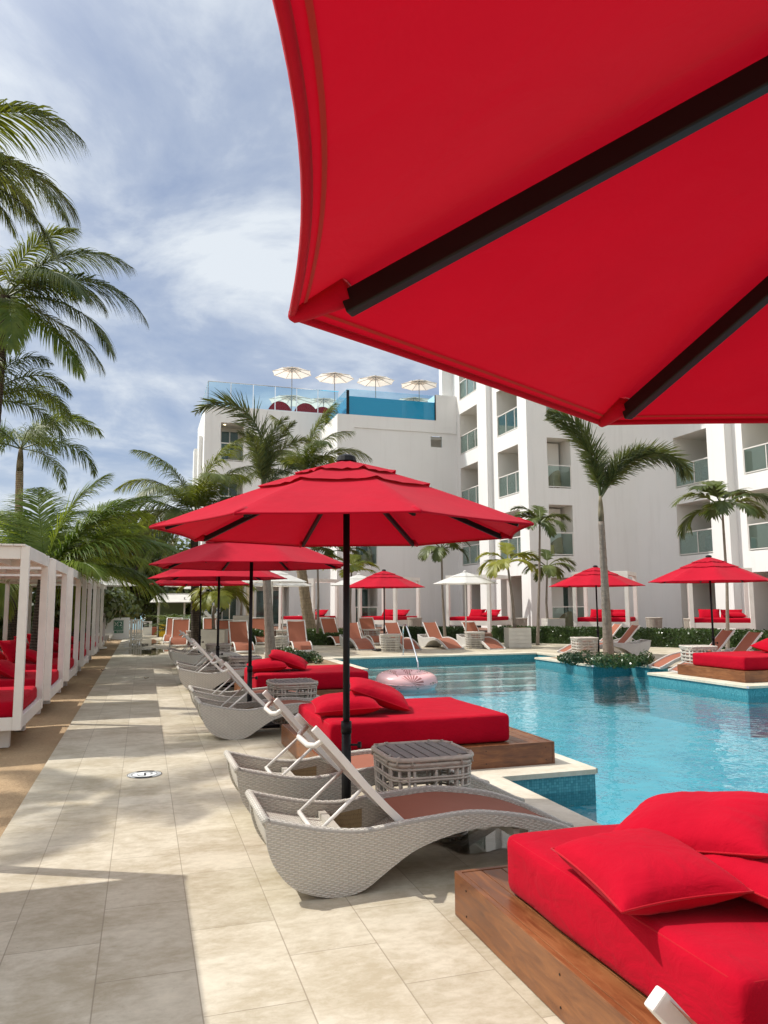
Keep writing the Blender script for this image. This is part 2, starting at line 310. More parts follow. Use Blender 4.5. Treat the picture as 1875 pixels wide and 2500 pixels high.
# ------------------------------------------------------------------ mesh builder
class MB:
    def __init__(s): s.v=[]; s.f=[]; s.uv=[]; s.mi=[]
    def add(s,vs,fs,uvs=None,mi=0):
        n=len(s.v); s.v+= [tuple(v) for v in vs]
        s.uv+= list(uvs) if uvs else [(0,0)]*len(vs)
        for f in fs: s.f.append(tuple(i+n for i in f)); s.mi.append(mi)
        return s
    def box(s,a,b,rot=None,piv=None,mi=0):
        (x0,y0,z0),(x1,y1,z1)=a,b
        vs=[Vector(p) for p in ((x0,y0,z0),(x1,y0,z0),(x1,y1,z0),(x0,y1,z0),(x0,y0,z1),(x1,y0,z1),(x1,y1,z1),(x0,y1,z1))]
        if rot is not None:
            piv=Vector(piv) if piv is not None else sum(vs,Vector())/8
            vs=[rot@(v-piv)+piv for v in vs]
        return s.add(vs,[(0,3,2,1),(4,5,6,7),(0,1,5,4),(1,2,6,5),(2,3,7,6),(3,0,4,7)],mi=mi)
    def tube(s,pts,r,n=8,closed=False,cap=True,mi=0):
        pts=[Vector(p) for p in pts]; m=len(pts)
        rr=r if isinstance(r,(list,tuple)) else [r]*m
        vs=[];fs=[];uvs=[]; prev=None; dl=0
        for i,p in enumerate(pts):
            a=pts[(i-1)%m] if (closed or i>0) else p; b=pts[(i+1)%m] if (closed or i<m-1) else p
            t=(b-a); t=t.normalized() if t.length>1e-9 else Vector((0,0,1))
            if prev is None:
                q=Vector((0,0,1)) if abs(t.z)<.9 else Vector((1,0,0)); e=t.cross(q).normalized()
            else:
                e=(prev-t*prev.dot(t)); e=e.normalized() if e.length>1e-6 else t.orthogonal().normalized()
            prev=e; g=t.cross(e)
            if i: dl+=(p-pts[i-1]).length
            for k in range(n):
                an=2*PI*k/n; vs.append(p+(e*math.cos(an)+g*math.sin(an))*rr[i]); uvs.append((dl,k/n*2*PI*rr[i]))
        for i in range(m if closed else m-1):
            for k in range(n):
                j=(i+1)%m; fs.append((i*n+k,i*n+(k+1)%n,j*n+(k+1)%n,j*n+k))
        if cap and not closed:
            fs.append(tuple(range(n-1,-1,-1))); fs.append(tuple((m-1)*n+k for k in range(n)))
        return s.add(vs,fs,uvs,mi)
    def grid(s,fn,nu,nv,cu=False,cv=False,mi=0,uvf=None,flip=False):
        vs=[];uvs=[]
        for i in range(nu+(0 if cu else 1)):
            for j in range(nv+(0 if cv else 1)):
                u=i/nu;v=j/nv; vs.append(fn(u,v)); uvs.append(uvf(u,v) if uvf else (u,v))
        W=nv if cv else nv+1; H=nu if cu else nu+1; fs=[]
        for i in range(nu):
            for j in range(nv):
                a=i*W+j; b=((i+1)%H)*W+j; c=((i+1)%H)*W+(j+1)%W; d=i*W+(j+1)%W
                fs.append((a,d,c,b) if flip else (a,b,c,d))
        return s.add(vs,fs,uvs,mi)
    def rbox(s,a,b,r,n=10,fn=None,mi=0):
        # rounded box between corners a and b, corner radius r, optional displacement fn(v)->v
        a=Vector(a); b=Vector(b); c=(a+b)/2; h=(b-a)/2
        vmap={}; vs=[]; fs=[]
        def ticks(hh,k):
            base=[-hh,-hh+r*.3,-hh+r]; mid=[-hh+r+(2*hh-2*r)*i/k for i in range(1,k)]; return base+mid+[hh-r,hh-r*.3,hh]
        kk=[max(2,int(n*hh/max(h))) for hh in h]
        T=[ticks(h[i],kk[i]) for i in range(3)]
        def vid(p):
            key=(round(p[0],5),round(p[1],5),round(p[2],5))
            if key in vmap: return vmap[key]
            q=Vector(p); inn=Vector([max(-h[i]+r,min(h[i]-r,q[i])) for i in range(3)]); d=q-inn
            if d.length>1e-9: q=inn+d.normalized()*r
            q=q+c
            if fn: q=fn(q)
            vmap[key]=len(vs); vs.append(q); return vmap[key]
        for ax in range(3):
            o1,o2=(ax+1)%3,(ax+2)%3
            for sg in (-1,1):
                for i in range(len(T[o1])-1):
                    for j in range(len(T[o2])-1):
                        q=[]
                        for (ii,jj) in ((i,j),(i+1,j),(i+1,j+1),(i,j+1)):
                            p=[0,0,0]; p[ax]=sg*h[ax]; p[o1]=T[o1][ii]; p[o2]=T[o2][jj]; q.append(vid(p))
                        fs.append(tuple(q) if sg>0 else tuple(reversed(q)))
        return s.add(vs,fs,mi=mi)
    def build(s,name,mats,parent=None,smooth=False,bevel=0,label=None,loc=None):
        me=bpy.data.meshes.new(name); me.from_pydata(s.v,[],s.f)
        if not isinstance(mats,(list,tuple)): mats=[mats]
        for m in mats: me.materials.append(MT[m] if isinstance(m,str) else m)
        uvl=me.uv_layers.new(name='UVMap')
        li=[0]*len(me.loops); me.loops.foreach_get('vertex_index',li)
        flat=[]
        for i in li: flat+= [s.uv[i][0],s.uv[i][1]]
        uvl.data.foreach_set('uv',flat)
        me.polygons.foreach_set('material_index',s.mi)
        if smooth: me.polygons.foreach_set('use_smooth',[True]*len(me.polygons))
        me.update()
        o=bpy.data.objects.new(name,me); COL.objects.link(o)
        if parent is not None: o.parent=parent
        if loc is not None: o.location=loc
        if bevel:
            b=o.modifiers.new('bevel','BEVEL'); b.width=bevel; b.segments=2; b.limit_method='ANGLE'
        if label: o['label']=label
        return o
def tag(o,label=None,cat=None,group=None,kind=None):
    if label: o['label']=label
    if cat: o['category']=cat
    if group: o['group']=group
    if kind: o['kind']=kind
    return o
def thing(name,label,cat,loc=(0,0,0),rz=0,group=None):
    o=bpy.data.objects.new(name,None); COL.objects.link(o); o.location=loc; o.rotation_euler=(0,0,rz); o.empty_display_size=.2
    return tag(o,label,cat,group)
def kids(o): return list(o.children)
def copy_tree(o,parent=None):
    c=o.copy(); COL.objects.link(c); c.parent=parent
    for ch in kids(o): copy_tree(ch,c)
    return c
def dup(root,loc,rz,label,group=None):
    c=copy_tree(root); c.location=loc; c.rotation_euler=(0,0,rz); c['label']=label
    if group: c['group']=group
    return c
# ------------------------------------------------------------------ world and sun
SX,SY,SZ=-1.52,.75,2.2
w=bpy.data.worlds.new('World'); sc.world=w; w.use_nodes=True; nt=w.node_tree; nt.nodes.clear()
wo=nt.nodes.new('ShaderNodeOutputWorld'); bg=nt.nodes.new('ShaderNodeBackground'); L(nt,bg.outputs[0],wo.inputs[0])
sky=nt.nodes.new('ShaderNodeTexSky'); sky.sky_type='NISHITA'; sky.sun_disc=False
sky.sun_elevation=math.atan2(SZ,math.hypot(SX,SY)); sky.sun_rotation=math.atan2(SX,SY)
sky.air_density=1.0; sky.dust_density=.6; sky.ozone_density=2.0
g=coord(nt,'Generated')
sx=nt.nodes.new('ShaderNodeSeparateXYZ'); L(nt,g,sx.inputs[0])
zc=mth(nt,'ADD',mth(nt,'MAXIMUM',sx.outputs[2],0.0),.22)
cb=nt.nodes.new('ShaderNodeCombineXYZ'); L(nt,mth(nt,'DIVIDE',sx.outputs[0],zc),cb.inputs[0]); L(nt,mth(nt,'DIVIDE',sx.outputs[1],zc),cb.inputs[1])
n1=noisen(nt,mapping(nt,cb.outputs[0],(1,1,1),(3.1,1.7,0)),2.1,9,.60,.45)
n2=noisen(nt,mapping(nt,cb.outputs[0],(1,1,1),(7.1,2.2,0)),.55,3,.5,.2)
n3=noisen(nt,mapping(nt,cb.outputs[0],(1,1,1),(1.3,5.2,0)),6.5,6,.55,.2)
f=mth(nt,'ADD',mth(nt,'ADD',mth(nt,'MULTIPLY',n1,.58),mth(nt,'MULTIPLY',n2,.34)),mth(nt,'MULTIPLY',n3,.10))
cm=ramp(nt,f,[(.36,(0,0,0)),(.46,(.30,.30,.30)),(.57,(1,1,1))])
cmd=nt.nodes.new('ShaderNodeRGBToBW'); L(nt,cm,cmd.inputs[0])
veil=mixc(nt,.50,sky.outputs[0],(4.9,6.1,8.9))
cl=mixc(nt,cmd.outputs[0],veil,(9.2,9.9,10.7))
# unseen haze round the sun and cloud behind the viewer, added to brighten shade
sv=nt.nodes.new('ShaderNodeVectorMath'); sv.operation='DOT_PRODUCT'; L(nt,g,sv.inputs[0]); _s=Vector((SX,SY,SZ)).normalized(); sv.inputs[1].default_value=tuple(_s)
fill_glow=mth(nt,'MULTIPLY',mth(nt,'POWER',mth(nt,'MAXIMUM',sv.outputs['Value'],0.0),12.0),1.0)
cl=mixc(nt,fill_glow,cl,(46,45,43.5))
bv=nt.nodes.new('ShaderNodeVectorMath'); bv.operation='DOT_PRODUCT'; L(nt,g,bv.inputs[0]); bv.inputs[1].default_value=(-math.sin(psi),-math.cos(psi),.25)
fill_bank=ramp(nt,mth(nt,'ADD',bv.outputs['Value'],mth(nt,'MULTIPLY',n1,.3)),[(.25,(0,0,0)),(.75,(1,1,1))])
bw=nt.nodes.new('ShaderNodeRGBToBW'); L(nt,fill_bank,bw.inputs[0])
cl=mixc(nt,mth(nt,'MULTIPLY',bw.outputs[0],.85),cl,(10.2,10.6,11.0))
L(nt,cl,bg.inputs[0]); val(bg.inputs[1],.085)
sd=bpy.data.lights.new('sun','SUN'); so=bpy.data.objects.new('sun',sd); COL.objects.link(so)
sd.energy=4.0; sd.angle=R(.55); sd.color=(1,.955,.88)
so.rotation_euler=Vector((SX,SY,SZ)).to_track_quat('Z','Y').to_euler(); so.location=(-20,10,30)
sc.view_settings.view_transform='Standard'; sc.view_settings.look='None'; sc.view_settings.exposure=0; sc.view_settings.gamma=1
sc.render.engine='CYCLES'; sc.cycles.max_bounces=8; sc.cycles.transparent_max_bounces=14; sc.cycles.caustics_reflective=False; sc.cycles.caustics_refractive=False
try: sc.cycles.use_denoising=True
except: pass
sc.cycles.sample_clamp_indirect=6
# ------------------------------------------------------------------ ground, pool
def in_rect(x,y,r): return r[0]<x<r[1] and r[2]<y<r[3]
PX0,PX1,PY0,PY1=3.18,12.1,-7.,22.1
solid=[(3.18,4.22,6.63+5.1*k,9.23+5.1*k) for k in (-2,-1,0,1)]+[(3.18,5.3,18.2,22.1),(11.,12.1,17.2,20.2),(11.,12.1,11.95,14.95),(11.,12.1,1.75,4.75)]
def is_pool(x,y): return in_rect(x,y,(PX0,PX1,PY0,PY1)) and not any(in_rect(x,y,r) for r in solid)
CW=.30
xs={-.9,40,PX0,PX1};ys={-14,44,PY0,PY1}
for r in solid:
    for q in r[:2]: xs|={q,q-CW,q+CW}
    for q in r[2:]: ys|={q,q-CW,q+CW}
for q in (PX0,PX1): xs|={q-CW,q+CW}
for q in (PY0,PY1): ys|={q-CW,q+CW}
xs=sorted(x for x in xs if -.95<x<41);ys=sorted(y for y in ys if -15<y<45)
g1=MB();g2=MB();wl=MB();wt=MB();bs=MB()
def q4(mb,x0,x1,y0,y1,z): mb.add([(x0,y0,z),(x1,y0,z),(x1,y1,z),(x0,y1,z)],[(0,1,2,3)])
WZ=-.20;BZ=-.95;MZ=-.34
for i in range(len(xs)-1):
    for j in range(len(ys)-1):
        x0,x1,y0,y1=xs[i],xs[i+1],ys[j],ys[j+1]; cx,cy=(x0+x1)/2,(y0+y1)/2
        if is_pool(cx,cy):
            q4(wt,x0,x1,y0,y1,WZ); q4(bs,x0,x1,y0,y1,BZ)
            for (nx,ny,a,b) in ((x0-.01,cy,(x0,y1),(x0,y0)),(x1+.01,cy,(x1,y0),(x1,y1)),(cx,y0-.01,(x0,y0),(x1,y0)),(cx,y1+.01,(x1,y1),(x0,y1))):
                if not is_pool(nx,ny):
                    wl.add([(a[0],a[1],MZ),(b[0],b[1],MZ),(b[0],b[1],-.045),(a[0],a[1],-.045)],[(0,1,2,3)]); bs.add([(a[0],a[1],BZ),(b[0],b[1],BZ),(b[0],b[1],MZ),(a[0],a[1],MZ)],[(0,1,2,3)])
                    # bullnose lip of the coping stone, proud of the tile
                    dx,dy=cx-nx,cy-ny; l=math.hypot(dx,dy); dx/=l;dy/=l; e=.03
                    g2.add([(a[0],a[1],-.045),(b[0],b[1],-.045),(b[0]+dx*e,b[1]+dy*e,-.045),(a[0]+dx*e,a[1]+dy*e,-.045),(a[0]+dx*e,a[1]+dy*e,.0),(b[0]+dx*e,b[1]+dy*e,.0),(a[0],a[1],.006),(b[0],b[1],.006)],[(0,1,2,3),(3,2,5,4),(4,5,7,6)])
        elif any(is_pool(cx+a*(CW*.5+abs(x1-x0)/2),cy+b*(CW*.5+abs(y1-y0)/2)) for a in (-1,0,1) for b in (-1,0,1)) and (x1-x0<=CW+.01 or y1-y0<=CW+.01):
            q4(g2,x0,x1,y0,y1,.006)
            q4(g1,x0,x1,y0,y1,0)
        else: q4(g1,x0,x1,y0,y1,0)
tag(g1.build('path','path'),kind='structure')
tag(g2.build('pool_coping','coping'),kind='structure')
tag(wl.build('pool_wall','mosaic'),kind='structure')
tag(bs.build('pool_floor','basin'),kind='structure')
tag(wt.build('water','water'),kind='structure')
st=MB()
for k,(yy,zz) in enumerate(((21.6,-.34),(21.15,-.50),(20.7,-.66),(20.25,-.82))):
    st.box((5.32,yy,BZ+.004+.003*k),(12.08,22.08-.005*k,zz))
tag(st.build('pool_steps','steps',bevel=.01),kind='structure')
# sand and far terrain, one sheet reaching the horizon
sm=MB()
def sandf(u,v):
    x=-60+59.1*u; y=-14+74*v
    return (x,y,-.035+.03*noise.noise((x*.9,y*.9,0))*min(1,abs(x+.9)*2)+.012*noise.noise((x*3,y*3,5)))
sm.grid(sandf,110,140)
tag(sm.build('sand','sand',smooth=True),kind='structure')
gm=MB()
yp=[(-300,-.12),(45,-.10),(56,-.12),(72,-1.6),(3000,-1.7)]
for (ya,za),(yb,zb) in zip(yp,yp[1:]): gm.add([(-3000,ya,za),(3000,ya,za),(3000,yb,zb),(-3000,yb,zb)],[(0,1,2,3)])
# leave out the pool area: the sheet sits below the paving, so cut it under the basin
gm2=MB()
for (ya,za),(yb,zb) in zip(yp,yp[1:]):
    if ya==-300:
        for (xa,xb,y0,y1) in ((-3000,3.0,-300,45),(12.3,3000,-300,45),(3.0,12.3,-300,-7.2),(3.0,12.3,22.3,45)):
            gm2.add([(xa,y0,za),(xb,y0,za),(xb,y1,za),(xa,y1,za)],[(0,1,2,3)])
    else: gm2.add([(-3000,ya,za),(3000,ya,za),(3000,yb,zb),(-3000,yb,zb)],[(0,1,2,3)])
tag(gm2.build('ground','sand'),kind='structure')
se=MB(); se.add([(-3000,58,-1.0),(3000,58,-1.0),(3000,4500,-1.0),(-3000,4500,-1.0)],[(0,1,2,3)])
tag(se.build('sea','sea'),kind='structure')
# puddles: thin irregular films of water on the path
m,nt,o=mat('puddle film'); t=nt.nodes.new('ShaderNodeBsdfTransparent'); val(t.inputs[0],(.66,.63,.57,1)); gl=nt.nodes.new('ShaderNodeBsdfGlossy'); val(gl.inputs['Roughness'],.03)
fr=nt.nodes.new('ShaderNodeFresnel'); val(fr.inputs[0],1.33); mx=nt.nodes.new('ShaderNodeMixShader'); L(nt,fr.outputs[0],mx.inputs[0]); L(nt,t.outputs[0],mx.inputs[1]); L(nt,gl.outputs[0],mx.inputs[2])
uvr=nt.nodes.new('ShaderNodeSeparateXYZ'); L(nt,coord(nt,'UV'),uvr.inputs[0]); p_=wpos(nt)
edge=mth(nt,'SUBTRACT',mth(nt,'ADD',noisen(nt,mapping(nt,p_,(1.6,.8,1)),1.7,6,.65),.32),uvr.outputs[0])
msk=nt.nodes.new('ShaderNodeMapRange'); L(nt,edge,msk.inputs[0]); val(msk.inputs[1],.0); val(msk.inputs[2],.09)
tt=nt.nodes.new('ShaderNodeBsdfTransparent'); m2_=nt.nodes.new('ShaderNodeMixShader'); L(nt,msk.outputs[0],m2_.inputs[0]); L(nt,tt.outputs[0],m2_.inputs[1]); L(nt,mx.outputs[0],m2_.inputs[2]); L(nt,m2_.outputs[0],o.inputs[0]); MT['puddle']=m
random.seed(5)
def puddle(cx,cy,rx,ry,seed):
    b=MB(); n=60; pts=[(cx,cy,.004)]
    for i in range(n):
        a=2*PI*i/n; k=1+.45*noise.noise((math.cos(a)*1.6+seed,math.sin(a)*1.6,seed*3.1))+.15*noise.noise((math.cos(a)*5+seed,math.sin(a)*5,1))
        pts.append((cx+rx*k*math.cos(a),cy+ry*k*math.sin(a),.004))
    b.add(pts,[(0,i+1,(i+1)%n+1) for i in range(n)],[(0,0)]+[(1,0)]*n)
    tag(b.build('puddle','puddle'),kind='structure')
puddle(-.1,34.5,1.1,4.4,1); puddle(.1,27.5,1.0,2.6,2.2)
puddle(2.35,4.95,.55,.36,5.3)
# terrace deck in front of the building
DZ=.30
dk=MB(); fe=[(3.5,34.6),(8,33.2),(11.5,31.2),(14.2,29.0),(16.2,26.9),(18.2,23.8),(19.8,20.4),(24,14),(40,14),(40,45.3),(3.5,45.3)]
n=len(fe); dk.add([(x,y,DZ) for x,y in fe],[tuple(range(n))])
for i in range(n): 
    a,b=fe[i],fe[(i+1)%n]; dk.add([(a[0],a[1],0),(b[0],b[1],0),(b[0],b[1],DZ),(a[0],a[1],DZ)],[(0,1,2,3)])
tag(dk.build('terrace_deck','deckwood'),kind='structure')
so_=MB(); q4(so_,11.32,13.6,17.5,19.9,.012); tag(so_.build('planting_bed','soil'),kind='structure')
so_=MB(); q4(so_,3.5,5.0,18.5,21.8,.012); tag(so_.build('planting_bed','soil'),kind='structure')
# ------------------------------------------------------------------ hotel
hotel=thing('hotel','white stucco hotel with recessed balconies and a glass walled rooftop pool','building',(0,0,0))
GL=.012
class Facade:
    def __init__(s,O,U,Nn): s.O=Vector(O+(0,)); s.U=Vector(U+(0,)); s.N=Vector(Nn+(0,))
    def p(s,u,w,z): q=s.O+s.U*u+s.N*w; return (q.x,q.y,z)
    def quad(s,mb,a,b,c,d): mb.add([s.p(*a),s.p(*b),s.p(*c),s.p(*d)],[(0,1,2,3)])
    def box(s,mb,u0,u1,w0,w1,z0,z1,mi=0):
        mb.add([s.p(u0,w0,z0),s.p(u1,w0,z0),s.p(u1,w1,z0),s.p(u0,w1,z0),s.p(u0,w0,z1),s.p(u1,w0,z1),s.p(u1,w1,z1),s.p(u0,w1,z1)],[(0,3,2,1),(4,5,6,7),(0,1,5,4),(1,2,6,5),(2,3,7,6),(3,0,4,7)],mi=mi)
def wallgrid(F,mb,u0,u1,z0,z1,holes):
    us=sorted({u0,u1}|{h[0] for h in holes}|{h[1] for h in holes}); zs=sorted({z0,z1}|{h[2] for h in holes}|{h[3] for h in holes})
    for a,b in zip(us,us[1:]):
        for c,d in zip(zs,zs[1:]):
            um,zm=(a+b)/2,(c+d)/2
            if any(h[0]<um<h[1] and h[2]<zm<h[3] for h in holes): continue
            F.quad(mb,(a,0,c),(b,0,c),(b,0,d),(a,0,d))
FLZ=[.3,3.68,6.9,10.12,13.34,16.56]
def balcony(F,ua,ub,za,zb,depth,posts=2,rail=True,door='back',lamp=False,rh=1.12,curt=True,dsplit=.35):
    b=MB()
    F.quad(b,(ua,0,za),(ua,depth,za),(ua,depth,zb),(ua,0,zb)); F.quad(b,(ub,0,za),(ub,0,zb),(ub,depth,zb),(ub,depth,za))
    F.quad(b,(ua,0,zb),(ub,0,zb),(ub,depth,zb),(ua,depth,zb)); F.quad(b,(ua,0,za),(ub,0,za),(ub,depth,za),(ua,depth,za))
    F.quad(b,(ua,depth,za),(ub,depth,za),(ub,depth,zb),(ua,depth,zb))
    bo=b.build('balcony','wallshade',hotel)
    if rail:
        r=MB(); F.box(r,ua,ub,.02,.09,za+rh-.05,za+rh); F.box(r,ua,ub,.03,.08,za+.05,za+.09)
        F.box(r,ua,ua+.04,.02,.09,za,za+rh-.05); F.box(r,ub-.04,ub,.02,.09,za,za+rh-.05)
        for k in range(1,posts+1):
            uu=ua+(ub-ua)*k/(posts+1); F.box(r,uu-.02,uu+.02,.03,.08,za+.09,za+rh-.05)
        r.build('railing','whitemetal',bo)
        g_=MB(); F.box(g_,ua+.04,ub-.04,.05,.05+GL,za+.10,za+rh-.06); g_.build('glass_panel','glass',bo)
    # sliding door set in the back wall
    d=MB(); w_=ub-ua; d0=ua+w_*.10; d1=ub-w_*.12; h=za+2.15
    wv=depth-.05
    cu=MB(); F.box(cu,d0,d1,wv+.005,wv+.03,za+.03,h); cu.build('curtain','curtain' if curt else 'darkint',bo)  # where uncurtained, a flat sheet with the room's dimness put into its grey
    for uu in (d0,d0+(d1-d0)*dsplit,d1): F.box(d,uu-.035,uu+.035,wv-.06,wv,za+.02,h)
    F.box(d,d0,d1,wv-.06,wv,h-.05,h+.02); F.box(d,d0,d1,wv-.06,wv,za+.02,za+.08)
    do=d.build('sliding_door','whitemetal',bo)
    gg=MB(); F.box(gg,d0,d1,wv-.035,wv-.025,za+.08,h-.05); gg.build('door_glass','doorglass',bo)
    if lamp:
        lm=MB(); c=Vector(F.p(ua+w_*.2,depth*.35,zb-.02)); lm.grid(lambda u,v:(c.x+.07*v*math.cos(2*PI*u),c.y+.07*v*math.sin(2*PI*u),c.z),12,1,cu=True); lm.build('ceiling_lamp','lamp',bo)
    return bo
# section A: far tower facing the pool
TOPZ=20.3
FA=Facade((3.14,45.5),(1,0),(0,1)); wa=MB()
hA=[(.95,2.33,z0,z0+2.35) for z0 in FLZ[1:4]]+[(3.4,4.9,z0,z0+2.35) for z0 in FLZ[1:3]]+[(.3,2.5,.3,2.75),(3.2,5.2,.3,2.75)]
wallgrid(FA,wa,0,7.6,0,13.45,hA)
wa.box((3.14,45.62,13.40),(17.,46,13.45))
for i,h in enumerate(hA): balcony(FA,*h,1.5,posts=0,lamp=(i==2),dsplit=.5,rail=(h[2]>.5))
# tower flank and outer bays towards the sea
wa.add([(3.14,45.5,0),(3.14,52,0),(3.14,52,13.45),(3.14,45.5,13.45)],[(0,1,2,3)])
wa.add([(3.14,45.5,13.45),(17.3,45.5,13.45),(17.3,64,13.45),(3.14,52,13.45)],[(0,1,2,3)])
wa.add([(3.14,52,0),(17.3,64,0),(17.3,64,13.45),(3.14,52,13.45)],[(0,1,2,3)])
for yy,xx,zt in ((47.0,2.92,11.9),(49.6,2.80,11.6)):
    wa.box((xx,yy,0),(3.12,yy+1.1,zt))
# section B: block under the rooftop pool
FB=Facade((10.06,40.5),(1,0),(0,1))
hB=[(1.03,2.31,.3,2.75),(1.03,2.31,3.7,6.0),(1.03,2.31,6.95,9.28)]
wallgrid(FB,wa,0,7.22,0,12.2,hB+[(5.59,6.28,10.62,11.26)])
for h in hB: balcony(FB,*h,1.4,posts=0,dsplit=.5)
FB.box(wa,.0,.94,-.06,-.003,0,12.2); FB.box(wa,.94,7.2,-.06,-.003,11.47,12.2)
FB.box(wa,5.9,7.22,-.06,1.2,12.2,13.75)
wa.add([(10.06,40.44,0),(10.06,40.44,12.2),(10.06,45.5,12.2),(10.06,45.5,0)],[(0,1,2,3)])
wa.add([(10.06,40.44,12.2),(17.28,40.44,12.2),(17.28,45.5,12.2),(10.06,45.5,12.2)],[(0,1,2,3)])
# section C: sunlit balconies running towards the camera
FC=Facade((17.28,41.0),(0,-1),(1,0))
cols=[(1.0,4.04),(5.87,8.7)]
hC=[(a,b,z0,z0+2.43) for z0 in FLZ[1:] for a,b in cols]+[(a,b,.3,2.9) for a,b in cols]
wallgrid(FC,wa,0,9.6,0,TOPZ,hC)
FC.box(wa,4.06,5.22,-.30,-.002,0,TOPZ); FC.box(wa,8.70,9.6,-.30,-.002,0,TOPZ)
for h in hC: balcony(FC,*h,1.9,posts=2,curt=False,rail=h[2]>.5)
wa.add([(16.6,41.0,13.7),(17.28,41.0,13.7),(17.28,41,TOPZ),(16.6,41,TOPZ)],[(0,1,2,3)])
wa.add([(16.6,41.0,0),(16.6,41.,TOPZ),(16.9,42.2,TOPZ),(16.9,42.2,0)],[(0,1,2,3)])
# section D: shaded wall with narrow openings
FD=Facade((17.28,31.4),(1,0),(0,1))
hD=[(.75,2.02,z0+.08,z0+2.5) for z0 in FLZ[1:]]+[(.75,2.6,.3,2.75)]
RC=1.5
wallgrid(FD,wa,0,24-17.28-RC,0,TOPZ,hD)
for i,h in enumerate(hD): balcony(FD,*h,1.3,posts=0,dsplit=.42)
def arc(u,v):
    a=u*PI/2; return (24-RC+RC*math.sin(a),31.4-RC+RC*math.cos(a),v*TOPZ)
wcurve=MB(); wcurve.grid(arc,12,1); wcurve.build('curved_wall','wall',hotel,smooth=True)
# section E: right wing
FE=Facade((24.,29.9),(0,-1),(1,0))
hE=[(.0001,2.58,z0+.05,z0+2.5) for z0 in FLZ[1:]]+[(.0001,2.58,.3,2.8)]
ecols=[(4.36,8.0),(9.4,13.0),(14.4,18)]
hE2=[(a,b,z0,z0+2.5) for z0 in FLZ[1:] for a,b in ecols]+[(a,b,.3,2.8) for a,b in ecols]
wallgrid(FE,wa,0,19,0,TOPZ,hE+hE2)
for h in hE: balcony(FE,*h,2.0,posts=1,curt=True,rail=h[2]>.5)
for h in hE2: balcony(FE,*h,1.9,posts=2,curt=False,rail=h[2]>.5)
for a,b in ((2.72,3.8),(8.2,9.2),(13.2,14.2)): FE.box(wa,a,b,-.4,-.002,0,TOPZ)
# roofs and backs
wa.add([(16.6,42.2,TOPZ),(16.6,31.4,TOPZ),(40,31.4,TOPZ),(40,42.2,TOPZ)],[(0,1,2,3)])
wa.add([(24,31.4,TOPZ-.004),(24,10.9,TOPZ-.004),(40,10.9,TOPZ-.004),(40,31.4,TOPZ-.004)],[(0,1,2,3)])
wa.add([(40,10.9,0),(40,42.2,0),(40,42.2,TOPZ),(40,10.9,TOPZ)],[(0,1,2,3)])
wa.add([(24,10.9,0),(40,10.9,0),(40,10.9,TOPZ),(24,10.9,TOPZ)],[(0,1,2,3)])
wa.add([(16.9,42.2,0),(40,42.2,0),(40,42.2,TOPZ),(16.9,42.2,TOPZ)],[(0,1,2,3)])
# skirting
FD.box(wa,2.7,24-17.28-RC,-.05,-.002,DZ,DZ+.35)
wa.build('wall','wall',hotel)
# louvre vent
lv=MB()
for k in range(7): 
    z=10.66+.06*k; lv.add([FB.p(5.62,.12,z+.045),FB.p(6.25,.12,z+.045),FB.p(6.25,.03,z),FB.p(5.62,.03,z)],[(0,1,2,3)])
FB.box(lv,5.59,6.28,.13,.15,10.62,11.26); FB.box(lv,5.59,6.28,.0,.12,11.08,11.1)
lv.build('louvre_vent','lightgrey',hotel)
# cream stone column and skirting at the tower foot
cc_=MB(); FA.box(cc_,2.62,3.05,-.25,-.002,.3,2.75); cc_.build('stone_column','cream',hotel)
# rooftop glass balustrade
rl=MB(); gp=MB()
def roofrail(x0,y0,x1,y1,z0,z1,n):
    a=Vector((x0,y0,0));b=Vector((x1,y1,0));d=(b-a).normalized();
    rl.tube([(x0,y0,z1),(x1,y1,z1)],.03,6); rl.tube([(x0,y0,z0),(x1,y1,z0)],.03,6)
    for k in range(n+1):
        p=a+(b-a)*k/n; rl.tube([(p.x,p.y,z0),(p.x,p.y,z1)],.028,6)
    nn=Vector((-d.y,d.x,0))*.008
    gp.add([(x0+nn.x,y0+nn.y,z0),(x1+nn.x,y1+nn.y,z0),(x1+nn.x,y1+nn.y,z1),(x0+nn.x,y0+nn.y,z1),(x0-nn.x,y0-nn.y,z0),(x1-nn.x,y1-nn.y,z0),(x1-nn.x,y1-nn.y,z1),(x0-nn.x,y0-nn.y,z1)],[(0,1,2,3),(7,6,5,4),(3,2,6,7),(0,4,5,1)])
roofrail(3.3,45.6,11.4,45.6,13.47,14.98,6)
roofrail(3.3,45.6,3.3,51.5,13.47,14.98,4)
roofrail(11.5,46.2,14.6,46.2,13.5,14.75,3)
rl.build('roof_railing','steel',hotel); gp.build('roof_glass_panel','roofglass',hotel)
# infinity pool: glass tank holding blue water
tk=MB(); tk.box((10.66,40.50,12.21),(15.93,45.4,13.28)); tk.build('rooftop_pool_water','tank',hotel)
tg=MB(); tg.box((10.62,40.46,12.205),(15.95,40.485,13.68)); tg.box((10.60,40.49,12.205),(10.625,45.4,13.68)); tg.build('rooftop_pool_glass','roofglass',hotel)
bk=MB(); bk.box((10.56,40.42,12.21),(10.72,40.455,13.6)); bk.box((15.90,40.42,12.21),(15.96,40.455,13.72)); bk.box((10.5,45.2,12.0),(10.6,45.45,13.5)); bk.build('glass_joint','black',hotel)
